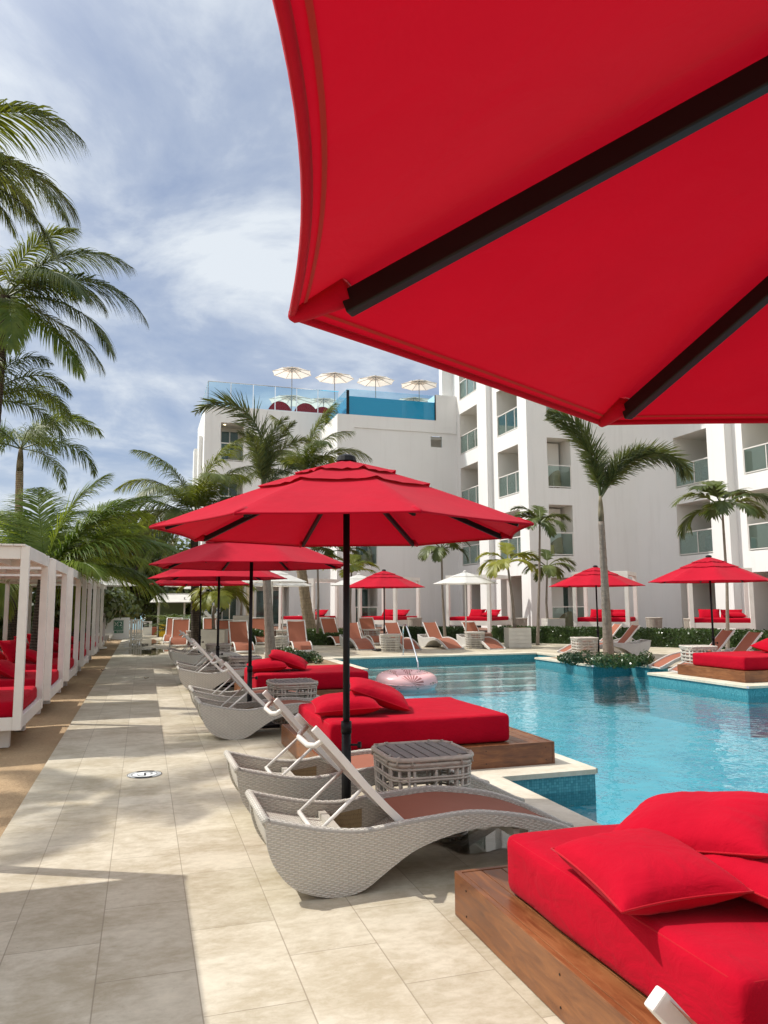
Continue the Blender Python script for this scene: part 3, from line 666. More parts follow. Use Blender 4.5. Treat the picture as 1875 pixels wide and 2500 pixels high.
# balcony furniture
def balc_table(loc,label):
    t=thing('balcony_table',label,'table',loc)
    b=MB(); b.grid(lambda u,v:(.42*v*math.cos(2*PI*u),.42*v*math.sin(2*PI*u),.74),20,1,cu=True); b.grid(lambda u,v:(.42*math.cos(2*PI*u),.42*math.sin(2*PI*u),.70+.04*v),20,1,cu=True); b.grid(lambda u,v:(.42*v*math.cos(2*PI*u),.42*v*math.sin(2*PI*u),.70),20,1,cu=True)
    b.build('table_top','grey',t)
    s=MB(); s.tube([(0,0,.02),(0,0,.7)],.035,8); s.tube([(0,0,0),(0,0,.03)],.22,16); s.build('pedestal','whitemetal',t); return t
def armchair(loc,rz,label,m='chairw'):
    t=thing('woven_armchair',label,'chair',loc,rz)
    s=MB(); s.rbox((-.30,-.30,.12),(.30,.32,.40),.05,6); s.build('seat',m,t,smooth=True)
    b=MB()
    def bk_(u,v):
        a=-.2+(PI+.4)*u; r=.36; return (r*math.cos(a),-.02-r*math.sin(a)*1.0+.0, .10+(.45+.33*max(0,math.sin(a)))*v)
    b.grid(bk_,16,4); b.grid(lambda u,v:(lambda p:(p[0]*.88,p[1]*.88,p[2]))(bk_(u,v)),16,4)
    b.build('backrest',m,t,smooth=True)
    l=MB()
    for sx_ in (-.25,.25):
        for sy_ in (-.25,.25): l.tube([(sx_,sy_,0),(sx_,sy_,.14)],.025,6)
    l.build('leg','whitemetal',t); return t
fl=['second','third','fourth']
for i,z in enumerate((3.69,6.91,10.13)):
    balc_table((18.3,33.6,z),'round white pedestal table behind glass on the %s storey sunlit balcony beside the shaded wall'%fl[i])
    armchair((18.35,34.5,z),R(-60),'low woven armchair on the %s storey sunlit balcony, left of its round table'%fl[i],'grey')
for i,z in enumerate((3.69,6.91)):
    balc_table((18.2,37.6,z),'round table on the %s storey balcony nearest the inner corner'%fl[i])
    armchair((18.2,38.9,z),R(-60),'dark lounge chair on the %s storey balcony nearest the inner corner'%fl[i],'grey')
for i,z in enumerate((3.78,7.,10.22)):
    armchair((18.62 ,31.98,z),R(20),'tan woven armchair in the narrow opening of the shaded wall, %s storey'%fl[i])
t=thing('side_table','small table draped in yellow cloth beside a woven chair, second storey','table',(18.22,31.75,3.78)); MB().tube([(0,0,0),(0,0,.5)],.2,14).build('cloth_drape','ytable',t)
for i,z in enumerate((3.74,6.96)):
    balc_table((25.0,27.9,z),'round table behind glass in the wide recess left of the pillar, %s storey'%fl[i])
    armchair((25.0,28.7,z),R(-80),'woven armchair in the wide recess left of the pillar, %s storey'%fl[i],'grey')
    armchair((24.8,23.6,z),R(-60),'tan woven armchair on the rightmost %s storey balcony'%fl[i])
for i,z in enumerate((3.71,6.93)):
    armchair((11.9,41.2,z),R(30),'woven armchair behind glass in the block under the rooftop pool, %s storey'%fl[i])
armchair((5.0,46.1,10.13),R(30),'tan woven armchair on the top balcony of the far tower')
armchair((19.0,31.95,.3),R(10),'tan woven armchair behind the ground floor glass beside the planter','chairw')
# ------------------------------------------------------------------ umbrellas
def umbrella(name,label,cat,loc,RR=1.36,zr=2.11,za=2.62,phi=0,can='canopy',met='black',group=None,caps=2,near=False,base=True,n=8,polebot=0,poler=.024,dip=None,pk=1.0):
    t=thing(name,label,cat,loc,0,group)
    nv=18 if near else 8; nu=8 if near else 5
    def chord(a):
        k=((a-phi)%(2*PI/n))-PI/n
        e=math.cos(PI/n)/math.cos(k); x=k/(PI/n)
        return e*(1-(dip(a) if dip else .028)*(1-x*x))
    def prof(tt): return za-(za-zr)*(tt**1.12)
    def P_(tt,a,off=0,ruf=0):
        r=tt*chord(a)*RR
        z=prof(tt)+off
        k=((a-phi)%(2*PI/n))-PI/n; x=k/(PI/n)
        z-= .018*RR*(1-x*x)*tt*(1-tt)*2   # light sag of the cloth between ribs
        if ruf: z+= ruf*math.sin(a*23+loc[1])*(.6+.4*math.sin(a*7)); r*=1+ruf*.6*math.sin(a*31+1)
        return (r*math.cos(a),r*math.sin(a),z)
    c=MB(); t0=.0
    c.grid(lambda u,v:P_(.02+.98*v,phi+2*PI*u),n*nv//1 if near else n*nv,nu*2,cu=True)
    co=c.build('canopy',can,t,smooth=True)
    h=MB(); h.tube([P_(1.0,phi+2*PI*i/(n*nv),-.004) for i in range(n*nv)],.007,6,closed=True); h.build('hem',can,co,smooth=True)
    if near:
        s=MB(); s.grid(lambda u,v:P_(.981+.005*v,phi+2*PI*u,-.003),n*nv,1,cu=True); s.build('stitched_hem_band','stitch',co)
    if caps>=1:
        k1=MB(); k1.grid(lambda u,v:P_(.02+.46*v,phi+2*PI*u,.010+.012*v**2,(.006 if v>.99 else 0)),n*8,6,cu=True); k1.build('vent_cap',can,t,smooth=True)
    if caps>=2:
        k1=MB(); k1.grid(lambda u,v:P_(.02+.27*v,phi+2*PI*u,.020+.014*v**2,(.012 if v>.99 else .004*v)),n*8,6,cu=True); k1.build('vent_cap',can,t,smooth=True)
    f=MB(); f.tube([(0,0,za+.01),(0,0,za+.045),(0,0,za+.06)],[.075,.065,.03],14); f.build('finial',met if met!='black' else 'black',t,smooth=False)
    p=MB(); p.tube([(0,0,polebot),(0,0,za)],poler,14)
    if base and met=='black': p.tube([(0,0,.04),(0,0,.72)],.033,14); p.tube([(0,0,.70),(0,0,.78)],.037,14)
    p.build('pole',met,t,smooth=True)
    hb=MB(); hb.tube([(0,0,za-.13),(0,0,za-.07)],.055,12); hb.build('hub',met,t); hb=MB(); hb.tube([(0,0,za-.34),(0,0,za-.28)],.05,12); hb.build('runner',met,t)
    bw,bd=(.024,.038) if near else (.02,.032)
    for i in range(n):
        a=phi+2*PI*i/n
        A=Vector(P_(.06,a,-.03)); B=Vector(P_(.935,a,-.020)); d=(B-A).normalized(); sd_=Vector((-math.sin(a),math.cos(a),0))*bw/2; uu=d.cross(sd_).normalized(); uu=uu if uu.z>0 else -uu
        r=MB(); vs=[]
        for q in (A,B):
            for s1,s2 in ((-1,-1),(1,-1),(1,0),(-1,0)): vs.append(q+sd_*s1+uu*bd*s2)
        r.add(vs,[(0,1,2,3),(7,6,5,4),(0,4,5,1),(1,5,6,2),(2,6,7,3),(3,7,4,0)])
        ro=r.build('rib',met,t,bevel=.003 if near else 0)
        S0=Vector((math.cos(a)*.05,math.sin(a)*.05,za-.30)); S1=Vector(P_(.22,a,-.055)); s=MB(); s.tube([S0,S1],.008,6); s.build('strut',met,ro)
        k=MB(); Tt=Vector(P_(1.0,a,-.006)); Q=Vector(P_(.925,a,-.020)); k.tube([Q,Q.lerp(Tt,.4),Q.lerp(Tt,.8),Tt,Tt+(Tt-Q)*.05],[.024 if near else .014,.020 if near else .013,.016 if near else .011,.011 if near else .008,.004],10); k.build('rib_pocket',can,co,smooth=True)
    if base:
        b=MB()
        if met=='black':
            b.box((-.36,-.30,.0),(.36,.30,.035)); b.box((-.30,-.03,.035),(.30,.03,.06)); b.box((-.03,-.27,.035),(.03,.27,.06))
        else: b.tube([(0,0,0),(0,0,.06)],.25,16)
        b.build('base',met,t,bevel=.004)
        if met=='black':
            kb=MB(); kb.tube([(0.03,-.01,.62),(.075,-.03,.62)],.008,8); kb.tube([(.075,-.03,.62),(.095,-.04,.62)],.022,12); kb.build('locking_knob',met,t)
    return t
GR='red market umbrellas between the pool loungers'
umbrella('red_umbrella','huge overhead underside of a red umbrella with black ribs, nearest the viewer','umbrella',(1.28,.33,0),phi=R(96.5),zr=2.07,za=2.58,near=True,group=GR,dip=lambda a:(.046 if 141.5<(math.degrees(a)%360)<186.5 else (.004 if 96<(math.degrees(a)%360)<=141.5 else .02)))
rowlab=['large open red umbrella with a black pole standing behind the nearest wicker loungers','second red umbrella along the path, partly covered by the large one before it','third red umbrella along the path, low between the second canopy and the palms','fourth and farthest red umbrella of the row along the path']
for k in range(4):
    umbrella('red_umbrella',rowlab[k],'umbrella',(1.38 if k<2 else 1.42,5.28+5.1*k,0),phi=R(3+[0,9,-6,12][k]),group=GR,near=(k==0))
def UM(px,D,z0,lab,**k):
    p=atz(px,D,z0); return umbrella(k.pop('name','red_umbrella'),lab,'umbrella',p,**k)
UM(938,25.9,0,'red umbrella standing across the pool behind the steel handrail',RR=1.42,za=2.70,zr=2.14,phi=.3,group='red umbrellas across the pool')
UM(1458,22.6,0,'red umbrella across the pool just left of the island palm trunk',RR=1.40,za=2.64,zr=2.08,phi=.1,group='red umbrellas across the pool')
UM(1738,18.2,0,'red umbrella at the right edge behind the raised daybed across the pool',RR=1.42,za=2.66,zr=2.08,phi=.25,group='red umbrellas across the pool')
WG='white umbrellas on the far pool terrace'
for px,D,z0,lab,RR in ((1137,27.6,0,'white umbrella with pointed finial in front of the pale cabana left of the lit pillars',1.18),
    (876,29.5,0,'white umbrella half hidden behind the red one across the pool',1.2),
    (664,24.4,0,'white umbrella whose pole rises from the wicker table right of the grey palm trunk',1.15),
    (690,30.,0,'white umbrella farther back, its pole just right of another white one',1.2),
    (476,29.8,0,'white umbrella behind the last red umbrellas, near the yellow box',1.2),
    (500,34,0,'white umbrella farthest back beside the green door glass',1.2),
    (247,28.,0,'white umbrella rising behind the row of white cabanas at left',1.25),
    (560,33.5,.3,'white umbrella on the far terrace by the cream column',1.2)):
    UM(px,D,z0,lab,name='white_umbrella',RR=RR,za=2.72,zr=2.3,can='canopy_white',met='whitemetal',group=WG,caps=1,phi=px*.01)
CG='cream parasols on the rooftop'
for px,py,D,lab in ((713,897,54,'leftmost raised cream parasol on the roof'),(817,910,56,'second cream parasol from the left on the roof, beside the tank corner'),(917,918,57,'third cream parasol from the left on the roof, above the glass pool'),(1023,928,57.5,'rightmost cream parasol on the roof, next to the tall block')):
    p=at(px,py,D); umbrella('cream_parasol',lab,'umbrella',(p.x,p.y,13.5),RR=1.45,za=p.z-13.5,zr=p.z-13.5-.42,can='canopy_cream',met='grey',group=CG,caps=1,phi=px*.02,poler=.03)
for px,py,D,lab in ((711,966,58,'lower cream parasol behind the leftmost red roof pod'),(790,973,60,'lower cream parasol between the red roof pod and the tank corner'),(1010,971,64,'lower cream parasol behind the right end of the roof tank')):
    p=at(px,py,D); umbrella('cream_parasol',lab,'umbrella',(p.x,p.y,13.4),RR=1.75,za=p.z-13.4,zr=p.z-13.4-.42,can='canopy_cream',met='grey',group=CG,caps=1,phi=px*.02,poler=.03)
# red hooded pods on the roof
for px,D,lab in ((684,50,'left red hooded lounge pod on the roof behind glass'),(747,50.5,'middle red hooded lounge pod on the roof behind glass'),(789,51.5,'dark red hooded pod on the roof beside the tank corner')):
    p=at(px,960,D); t=thing('lounge_pod',lab,'seat',(p.x,p.y,13.46),0,'red lounge pods on the roof')
    b=MB(); b.grid(lambda u,v:(.86*math.cos(PI*v)*1.0,.55*math.sin(PI*.5*u)*math.sin(PI*v),.35+1.05*math.sin(PI*v)*math.cos(PI*.5*u*.9)),8,14); b.build('hood','cushion',t,smooth=True)
    b=MB(); b.tube([(0,0,0),(0,0,.35)],.84,18); b.build('base','grey',t)
# ------------------------------------------------------------------ boat shaped wicker loungers
TOP=[(0,.43),(.15,.39),(.33,.35),(.52,.325),(.65,.33),(.78,.345),(.99,.36),(1.2,.37),(1.41,.345),(1.63,.30),(1.82,.235),(2.02,.14),(2.2,.05),(2.26,.03)]
BOT=[(0,.41),(.01,.32),(.05,.20),(.15,.08),(.27,.025),(.40,.0),(.55,.02),(.68,.10),(.85,.20),(1.05,.26),(1.27,.29),(1.48,.275),(1.67,.22),(1.86,.15),(2.04,.06),(2.2,.0),(2.26,.0)]
def interp(T_,x):
    for (a,za),(b,zb) in zip(T_,T_[1:]):
        if x<=b: 
            k=(x-a)/(b-a) if b>a else 0; return za+(zb-za)*k
    return T_[-1][1]
def smooth_interp(T_,x):
    # Catmull-Rom through the profile points
    n=len(T_)
    for i in range(n-1):
        if x<=T_[i+1][0] or i==n-2:
            p0=T_[max(i-1,0)];p1=T_[i];p2=T_[i+1];p3=T_[min(i+2,n-1)]
            k=(x-p1[0])/(p2[0]-p1[0]); k=max(0,min(1,k))
            m1=(p2[1]-p0[1])/(p2[0]-p0[0])*(p2[0]-p1[0]); m2=(p3[1]-p1[1])/(p3[0]-p1[0])*(p2[0]-p1[0])
            return (2*k**3-3*k**2+1)*p1[1]+(k**3-2*k**2+k)*m1+(-2*k**3+3*k**2)*p2[1]+(k**3-k**2)*m2
def boat(label,loc,rz,group,mats=('wicker','wickerhead','wickerin'),sl='sling'):
    W_=.68; t=thing('sun_lounger',label,'sun lounger',loc,rz,group)
    xs_=[0,.004,.01,.02,.035,.05,.075,.10,.13,.16,.2]+[.2+.045*i for i in range(1,46)]; xs_=[x for x in xs_ if x<2.26]+[2.26]
    for nm,y0,y1 in (('side_panel',0,.045),('side_panel',W_-.045,W_)):
        b=MB(); m=len(xs_); K=3; vs=[];uv=[]
        for x in xs_:
            zt=smooth_interp(TOP,x); zb=min(smooth_interp(BOT,x),zt-.02)
            for y in (y0,y1):
                for z in (zb,zt): vs.append((x,y,z)); uv.append((x,z+5*(y>y0+.01)))
        fs=[]
        for i in range(m-1):
            a=i*4;c=a+4
            fs+= [(a,c,c+1,a+1),(a+2,a+3,c+3,c+2),(a+1,c+1,c+3,a+3),(a,a+2,c+2,c)]
        fs+=[(0,1,3,2),((m-1)*4,(m-1)*4+2,(m-1)*4+3,(m-1)*4+1)]
        b.add(vs,fs,uv); so=b.build(nm,mats[0],t)
        r=MB(); r.tube([(x,(y0+y1)/2,smooth_interp(TOP,x)) for x in xs_[::2]],.024,8); r.build('rim',mats[1],so,smooth=True)
    # woven hull between the sides
    b=MB(); ax=[(x,smooth_interp(BOT,x)) for x in xs_]; ax[0]=(0,.425); acc=[0]
    for p,q in zip(ax,ax[1:]): acc.append(acc[-1]+math.hypot(q[0]-p[0],q[1]-p[1]))
    vs=[];uv=[]
    for (x,z),s in zip(ax,acc):
        for j in range(2): vs.append((x+.012,(.03,W_-.03)[j],z+.012)); uv.append(((.0,W_)[j],s))
    b.add(vs,[(2*i,2*i+1,2*i+3,2*i+2) for i in range(len(ax)-1)],uv); b.build('hull',mats[1],t)
    r=MB(); r.tube([(0.005,0,.43),(0.0,W_,.43)],.024,8); r.build('head_rim',mats[1],t,smooth=True)
    f=MB(); f.grid(lambda u,v:(.03+.40*u,.045+(W_-.09)*v,interp(TOP,.03+.40*u)-.075),8,2,uvf=lambda u,v:(v*W_,.4*u)); f.build('shelf',mats[1],t)
    cb_=MB(); cb_.box((.43,.046,.19),(.475,W_-.046,.30)); cb_.box((1.5,.046,.20),(1.54,W_-.046,.25)); cb_.build('cross_bar',mats[1],t)
    for y in (.0465,W_-.0465):
        ip=MB(); ip.add([(.16,y,.12),(.42,y,.05),(.42,y,.235),(.16,y,.285)],[(0,1,2,3)],[(.16,.12),(.42,.05),(.42,.235),(.16,.285)]); ip.add([(.5,y,.06),(.72,y,.18),(.72,y,.29),(.5,y,.265)],[(0,1,2,3)],[(.5,.06),(.72,.18),(.72,.29),(.5,.265)]); ip.build('inner_lining',mats[2],t)
    s=MB(); x0=.80
    s.grid(lambda u,v:(x0+1.38*u,.05+(W_-.10)*v,smooth_interp(TOP,x0+1.38*u)-.012-.012*math.sin(PI*v)),26,6); s.build('seat',sl,t,smooth=True)
    # raised back
    bk=[(.83,.315),(.71,.43),(.585,.56),(.455,.71),(.36,.815),(.28,.90)]
    for y in (.075,W_-.075):
        fr_=MB(); m=len(bk); vs=[]
        for i,(x,z) in enumerate(bk):
            a=bk[max(i-1,0)]; c=bk[min(i+1,m-1)]; d=Vector((c[0]-a[0],0,c[1]-a[1])).normalized(); nn=Vector((d.z,0,-d.x))*.021
            for e in (-.014,.014): vs.append(Vector((x,y+e,z))+nn); vs.append(Vector((x,y+e,z))-nn)
        fs=[]
        for i in range(m-1):
            a=4*i;c=a+4; fs+=[(a,c,c+1,a+1),(a+2,a+3,c+3,c+2),(a,a+2,c+2,c),(a+1,c+1,c+3,a+3)]
        fs+=[(0,1,3,2),(4*(m-1),4*(m-1)+2,4*(m-1)+3,4*(m-1)+1)]; fr_.add(vs,fs); fo=fr_.build('backrest_bar','whitemetal',t,bevel=.004)
    hb=MB(); hb.tube([(.345,.09,.83),(.30,.12,.795),(.275,.20,.785),(.275,W_-.20,.785),(.30,W_-.12,.795),(.345,W_-.09,.83)],.017,8); hb.build('headrest_bow','whitemetal',fo,smooth=True)
    bl=MB(); pts=bk
    bl.grid(lambda u,v:(lambda i,k:(bk[i][0]+(bk[min(i+1,5)][0]-bk[i][0])*k+.012,.088+(W_-.176)*v,bk[i][1]+(bk[min(i+1,5)][1]-bk[i][1])*k+.008-.010*math.sin(PI*v)))(int(u*4.88),u*4.88-int(u*4.88)),16,6); bl.build('backrest',sl,t,smooth=True)
    st_=MB()
    for y in (.10,W_-.10): st_.tube([(.575,y,.545),(.30,y,.315)],.011,8)
    st_.tube([(.30,.10,.315),(.30,W_-.10,.315)],.014,8); st_.build('support_strut','whitemetal',t,smooth=True)
    ft=MB(); ft.box((.33,.05,-.004),(.47,W_-.05,.012)); ft.build('foot_pad','black',t)
    return t
BG='grey wicker loungers beside the path'
b0=boat('nearest grey wicker lounger with white backrest bars and a shaded brown sling',(.66,4.25,0),0,BG)
ml=['wicker lounger just behind the nearest one, sling glowing orange behind the umbrella pole','wicker lounger of the second pair, front one, below the second umbrella','wicker lounger of the second pair, rear one, its sling behind the slatted table','front wicker lounger of the third pair along the path','rear wicker lounger of the third pair along the path','front wicker lounger of the fourth and farthest pair','rear wicker lounger of the fourth and farthest pair']
bi=[(0,5.6),(5.1,4.25),(5.1,5.6),(10.2,4.25),(10.2,5.6),(15.3,4.25),(15.3,5.6)]
for (a,b),l in zip(bi,ml): dup(b0,(.66+random.uniform(-.02,.02),a+b,0),R(random.uniform(-.8,.8)),l)
dup(b0,(.61,.63,0),0,'lounger at the bottom edge showing only the white tip of its backrest')
# ------------------------------------------------------------------ rattan tables
def rtable(label,loc,rz,group,m='rattan',h=.56,w=.60,top='slats',rounded=.13,rings=7,round_=False):
    t=thing('rattan_table' if not round_ else 'rattan_drum_table',label,'table',loc,rz,group)
    def ring(hw,z,rr,n=6,inn=0):
        pts=[]
        if round_: return [(hw*math.cos(a),hw*math.sin(a),z) for a in [2*PI*i/28 for i in range(28)]]
        c=hw-rounded
        for qx,qy,a0 in ((1,1,0),(-1,1,90),(-1,-1,180),(1,-1,270)):
            for k in range(n+1):
                a=R(a0+90*k/n); pts.append((qx*c+rounded*math.cos(a),qy*c+rounded*math.sin(a),z))
        return pts
    hw=w/2; b=MB(); tr=.0088
    for k in range(rings):
        z=.035+(h-.10)*k/(rings-1); s=.90+.10*(z/h)
        for dz in (-.0095,.0095):
            b.tube(ring(hw*s,z+dz,tr),tr,6,closed=True)
    b.build('cane_rings',m,t,smooth=True)
    p=MB(); rp=ring(hw*.88,0,0,2); rq=ring(hw*.97,h-.03,0,2)
    idx=range(0,len(rp),1) if not round_ else range(0,28,3)
    for i in idx: 
        p.tube([rp[i],rq[i]],.011,6)
        if not round_: p.tube([Vector(rp[i])*.955+Vector((0,0,0)),Vector((rq[i][0]*.955,rq[i][1]*.955,rq[i][2]))],.011,6)
    if not round_:
        for a in (-.33,0,.33):
            for sgn in (-1,1):
                p.tube([(a*hw*2*.9,sgn*hw*.88,0),(a*hw*2,sgn*hw*.97,h-.03)],.011,6); p.tube([(sgn*hw*.88,a*hw*2*.9,0),(sgn*hw*.97,a*hw*2,h-.03)],.011,6)
    p.build('cane_posts',m,t,smooth=True)
    r=MB(); r.tube(ring(hw*1.01,h-.012,.016),.017,8,closed=True); r.tube(ring(hw*1.0,h-.045,.016),.012,8,closed=True)
    for i in (0,3,6,7,10,13,14,17,20,21,24,27): 
        q=ring(hw*1.01,h-.02,0,6)[i%28]; r.tube([(q[0]*.94,q[1]*.94,h+.006),(q[0]*1.02,q[1]*1.02,h+.004),(q[0]*1.04,q[1]*1.04,h-.05)],.007,5)
    r.build('rim',m,t,smooth=True)
    s=MB(); 
    if round_:
        s.grid(lambda u,v:(hw*.98*v*math.cos(2*PI*u),hw*.98*v*math.sin(2*PI*u),h-.002),24,1,cu=True)
    else:
        n=7; ww=(w-.05)/n
        for k in range(n):
            x0=-hw+.025+k*ww; L_=hw-.03-(.05 if k in (0,n-1) else 0); s.box((x0+.006,-L_,h-.022),(x0+ww-.006,L_,h-.004+.0005*k))
    s.build('table_top',top,t,bevel=.002)
    return t
TG='rattan tables between the path loungers'
t0=rtable('square grey rattan table with slatted top beside the nearest lounger',(1.93,5.26,0),0,TG)
dup(t0,(1.95,10.38,0),R(2),'slatted rattan table beside the second umbrella pole, before the third daybed')
dup(t0,(1.95,15.45,0),R(-2),'rattan table beside the third umbrella pole')
dup(t0,(1.90,20.6,0),0,'rattan table beside the fourth umbrella pole, before the grey planter')
tw=rtable('pale rattan table across the pool below the red umbrella and behind the handrail',atz(953,25.3,0),R(-18),'pale rattan tables across the pool','rattanw',.58,.66,'rattanw')
for px,D,rz,l in ((1158,26.9,-18,'pale rattan table holding the white umbrella between two brown loungers'),(676,24.3,-18,'pale rattan table right of the grey palm trunk, a bottle on top'),(692,29.8,-18,'pale rattan table farther back with a red cushion seen behind'),
     (1424,22.2,-12,'pale rattan table left of the island palm, behind two lounger feet'),(1700,17.7,-12,'pale rattan table behind the raised daybed across the pool'),(905,30.5,0,'pale rattan table behind the back row loungers'),(478,29.5,0,'pale rattan table near the yellow box, behind the last red umbrella')):
    dup(tw,atz(px,D,0),R(rz),l)
drum=rtable('round rattan drum table right of the cabana beside the island palm',atz(1596,33,DZ),0,'round rattan drums beside the cabanas','rattan',.62,.68,'rattan',rings=11,round_=True)
for px,D,l in ((1012,35.5,'round rattan drum right of the middle cabana with heaped pillows'),(1268,33.5,'round rattan drum between the cabana and the first lit pillar'),(788,38.2,'round rattan drum right of the farthest cabana behind the tan trunk'),(1690,30.8,'round rattan drum half hidden behind the rightmost cabana post'),(1432,31.7,'round rattan drum under the bed of the cabana beside the island palm')):
    dup(drum,atz(px,D,DZ),0,l)
bt=thing('bottle','brown bottle standing on the pale rattan table','bottle',atz(672,24.2,.58)); MB().tube([(0,0,0),(0,0,.15),(0,0,.19),(0,0,.25)],[.035,.035,.014,.013],10).build('glass','amber',bt,smooth=True)
# ------------------------------------------------------------------ daybeds
def mattress(mb,a,b,r,seed=0,amp=.008,n=22):
    def f(q):
        d=noise.noise((q.x*2.2+seed,q.y*2.2,q.z*3))*amp*1.3+abs(noise.noise((q.x*3+q.y*2.4+seed,q.y*1.1,seed)))*amp*.7+noise.noise((q.x*6,q.y*6+seed,q.z*9))*amp*.4
        top=(q.z-a[2])/(b[2]-a[2]); 
        return Vector((q.x+d*1.2,q.y+d*1.2,q.z+d*(1.0 if top>.5 else 0)))
    mb.rbox(a,b,r,n,f)
def pillow(label,loc,rot,w=.74,d=.50,h=.17,seed=0,group=None,name='pillow',det=26):
    b=MB()
    def f(sg):
        def g(u,v):
            x=2*u-1;y=2*v-1
            ex=1-.07*(1-y*y)**1.0; ey=1-.09*(1-x*x)
            prof=max(0,(1-abs(x)**2.6))*max(0,(1-abs(y)**2.6)); z=h/2*(prof**.50)
            px=x*w/2*(1-.07*(1-abs(y)**2)) ; py=y*d/2*(1-.09*(1-abs(x)**2))
            e=max(abs(x),abs(y)); 
            an=math.atan2(y,x)
            wr=(math.sin(an*19+seed*3+3*noise.noise((px*3,py*3,seed)))*.5*(.4+noise.noise((an*1.3,seed,2))))*.013*max(0,(e-.45))*(1-e)*6
            z+= wr+noise.noise((px*5+seed,py*5,seed))*.016*prof
            z-= .03*sg*0
            return (px,py,sg*z)
        return g
    b.grid(f(1),det,det); b.grid(f(-1),det,det,flip=True)
    o=b.build(name,'cushion',None,smooth=True); o.location=loc; o.rotation_euler=rot
    tag(o,label,'pillow',group)
    s=MB(); pts=[]
    for i in range(4*12):
        k,e=divmod(i,12); c=-1+2*e/12
        x,y=((c,-1),(1,c),(-c,1),(-1,-c))[k]; pts.append((x*w/2*(1-.07*(1-y*y))*1.003,y*d/2*(1-.09*(1-x*x))*1.003,0))
    s.tube(pts,.004,5,closed=True); s.build('seam','piping',o,smooth=True)
    return o
def daybed(label,loc,group,flip=False,seed=0):
    t=thing('daybed',label,'daybed',loc,0,group)
    Wd,Dp,H_=2.40,2.0,.22
    def X(a,b): return (a,b) if not flip else (Wd-b,Wd-a)
    p=MB()
    def bx(x0,x1,y0,y1,z0,z1): x0,x1=X(x0,x1); p.box((x0,y0,z0),(x1,y1,z1))
    bx(0,.028,0,Dp,.004,H_); bx(Wd-.028,Wd,0,Dp,.004,H_-.001); bx(.029,Wd-.029,0,.028,.004,H_-.0005); bx(.029,Wd-.029,Dp-.028,Dp,.004,H_-.0005)
    nb=21
    for i in range(nb):
        x0=.031+(Wd-.062)*i/nb; bx(x0+.0015,x0+(Wd-.062)/nb-.0025,.031,Dp-.031,.15,H_-.003-.0012*(i%3==1))
    p.build('platform','wood',t,bevel=.003)
    sc_=MB()
    for yy in (.12,.95,1.85):
        for zz in (.05,.17): sc_.tube([(-.002,yy,zz),(.01,yy,zz)],.005,8)
    for xx in (.15,.9,1.65,2.3):
        for zz in (.05,.17): sc_.tube([(xx,-.002,zz),(xx,.01,zz)],.005,8)
    sc_.build('screw','black',t)
    m=MB(); a,b=X(.12,1.98); mattress(m,(a,.12,H_),(b,1.66,H_+.27),.045,seed,.006,30)
    mo=m.build('mattress','cushion',t,smooth=True)
    pp=MB(); z=H_+.27-.024; e=.018
    loop=[]
    r_=.05
    for cx_,cy_,a0 in ((b-r_-e,1.66-r_-e,0),(a+r_+e,1.66-r_-e,90),(a+r_+e,.12+r_+e,180),(b-r_-e,.12+r_+e,270)):
        for q in range(5):
            an=R(a0+90*q/4); loop.append((cx_+(r_+.002)*math.cos(an),cy_+(r_+.002)*math.sin(an),z+.008))
    # resample so the piping follows the cloth
    pp.tube(loop,.0045,6,closed=True); pp.build('piping','piping',mo,smooth=True)
    return t
DG='raised wooden daybeds with red mattresses'
daybed('nearest wooden daybed with a red mattress filling the bottom right corner',(1.58,1.83,0),DG,seed=1)
daybed('wooden daybed with a red mattress between the umbrella pole and the pool, second nearest',(1.56,6.93,0),DG,seed=4)
daybed('third red daybed along the path, beside the pink swim ring',(1.60,12.1,0),DG,seed=8)
daybed('raised red daybed across the pool at the right edge',(11.38,12.42,0),DG,flip=False,seed=11)
def PR(rx,ry,rz): return (R(rx),R(ry),R(rz))
PG='red pillows on the wooden daybeds'
pillow('plump red pillow lying at the left edge of the nearest mattress',(1.88,2.64,.575),PR(2,-4,-8),.50,.62,.20,1,PG,det=44)
pillow('red pillow slung across another one on the nearest mattress',(2.26,2.78,.665),PR(-11,-13,28),.50,.74,.20,2,PG,det=44)
pillow('red pillow pressed flat under the slung one on the nearest mattress',(2.34,2.42,.565),PR(0,3,6),.56,.60,.17,3,PG,det=30)
pillow('red pillow lying flat on the second nearest daybed, left of the umbrella pole',(1.98,7.62,.585),PR(4,-3,-8),.66,.60,.22,4,PG)
pillow('red pillow propped over another on the second nearest daybed, right of the umbrella pole',(2.36,7.72,.665),PR(6,20,-10),.66,.60,.20,5,PG)
pillow('red pillow lying flat on the third daybed along the path',(1.98,12.80,.585),PR(4,-3,-6),.66,.60,.22,6,PG)
pillow('red pillow propped on top of the other on the third daybed along the path',(2.36,12.88,.665),PR(6,20,-12),.68,.60,.20,7,PG)
pillow('red pillow leaning on the daybed across the pool at the right edge',(13.05,13.3,.62),PR(14,-14,10),.62,.80,.22,8,PG)
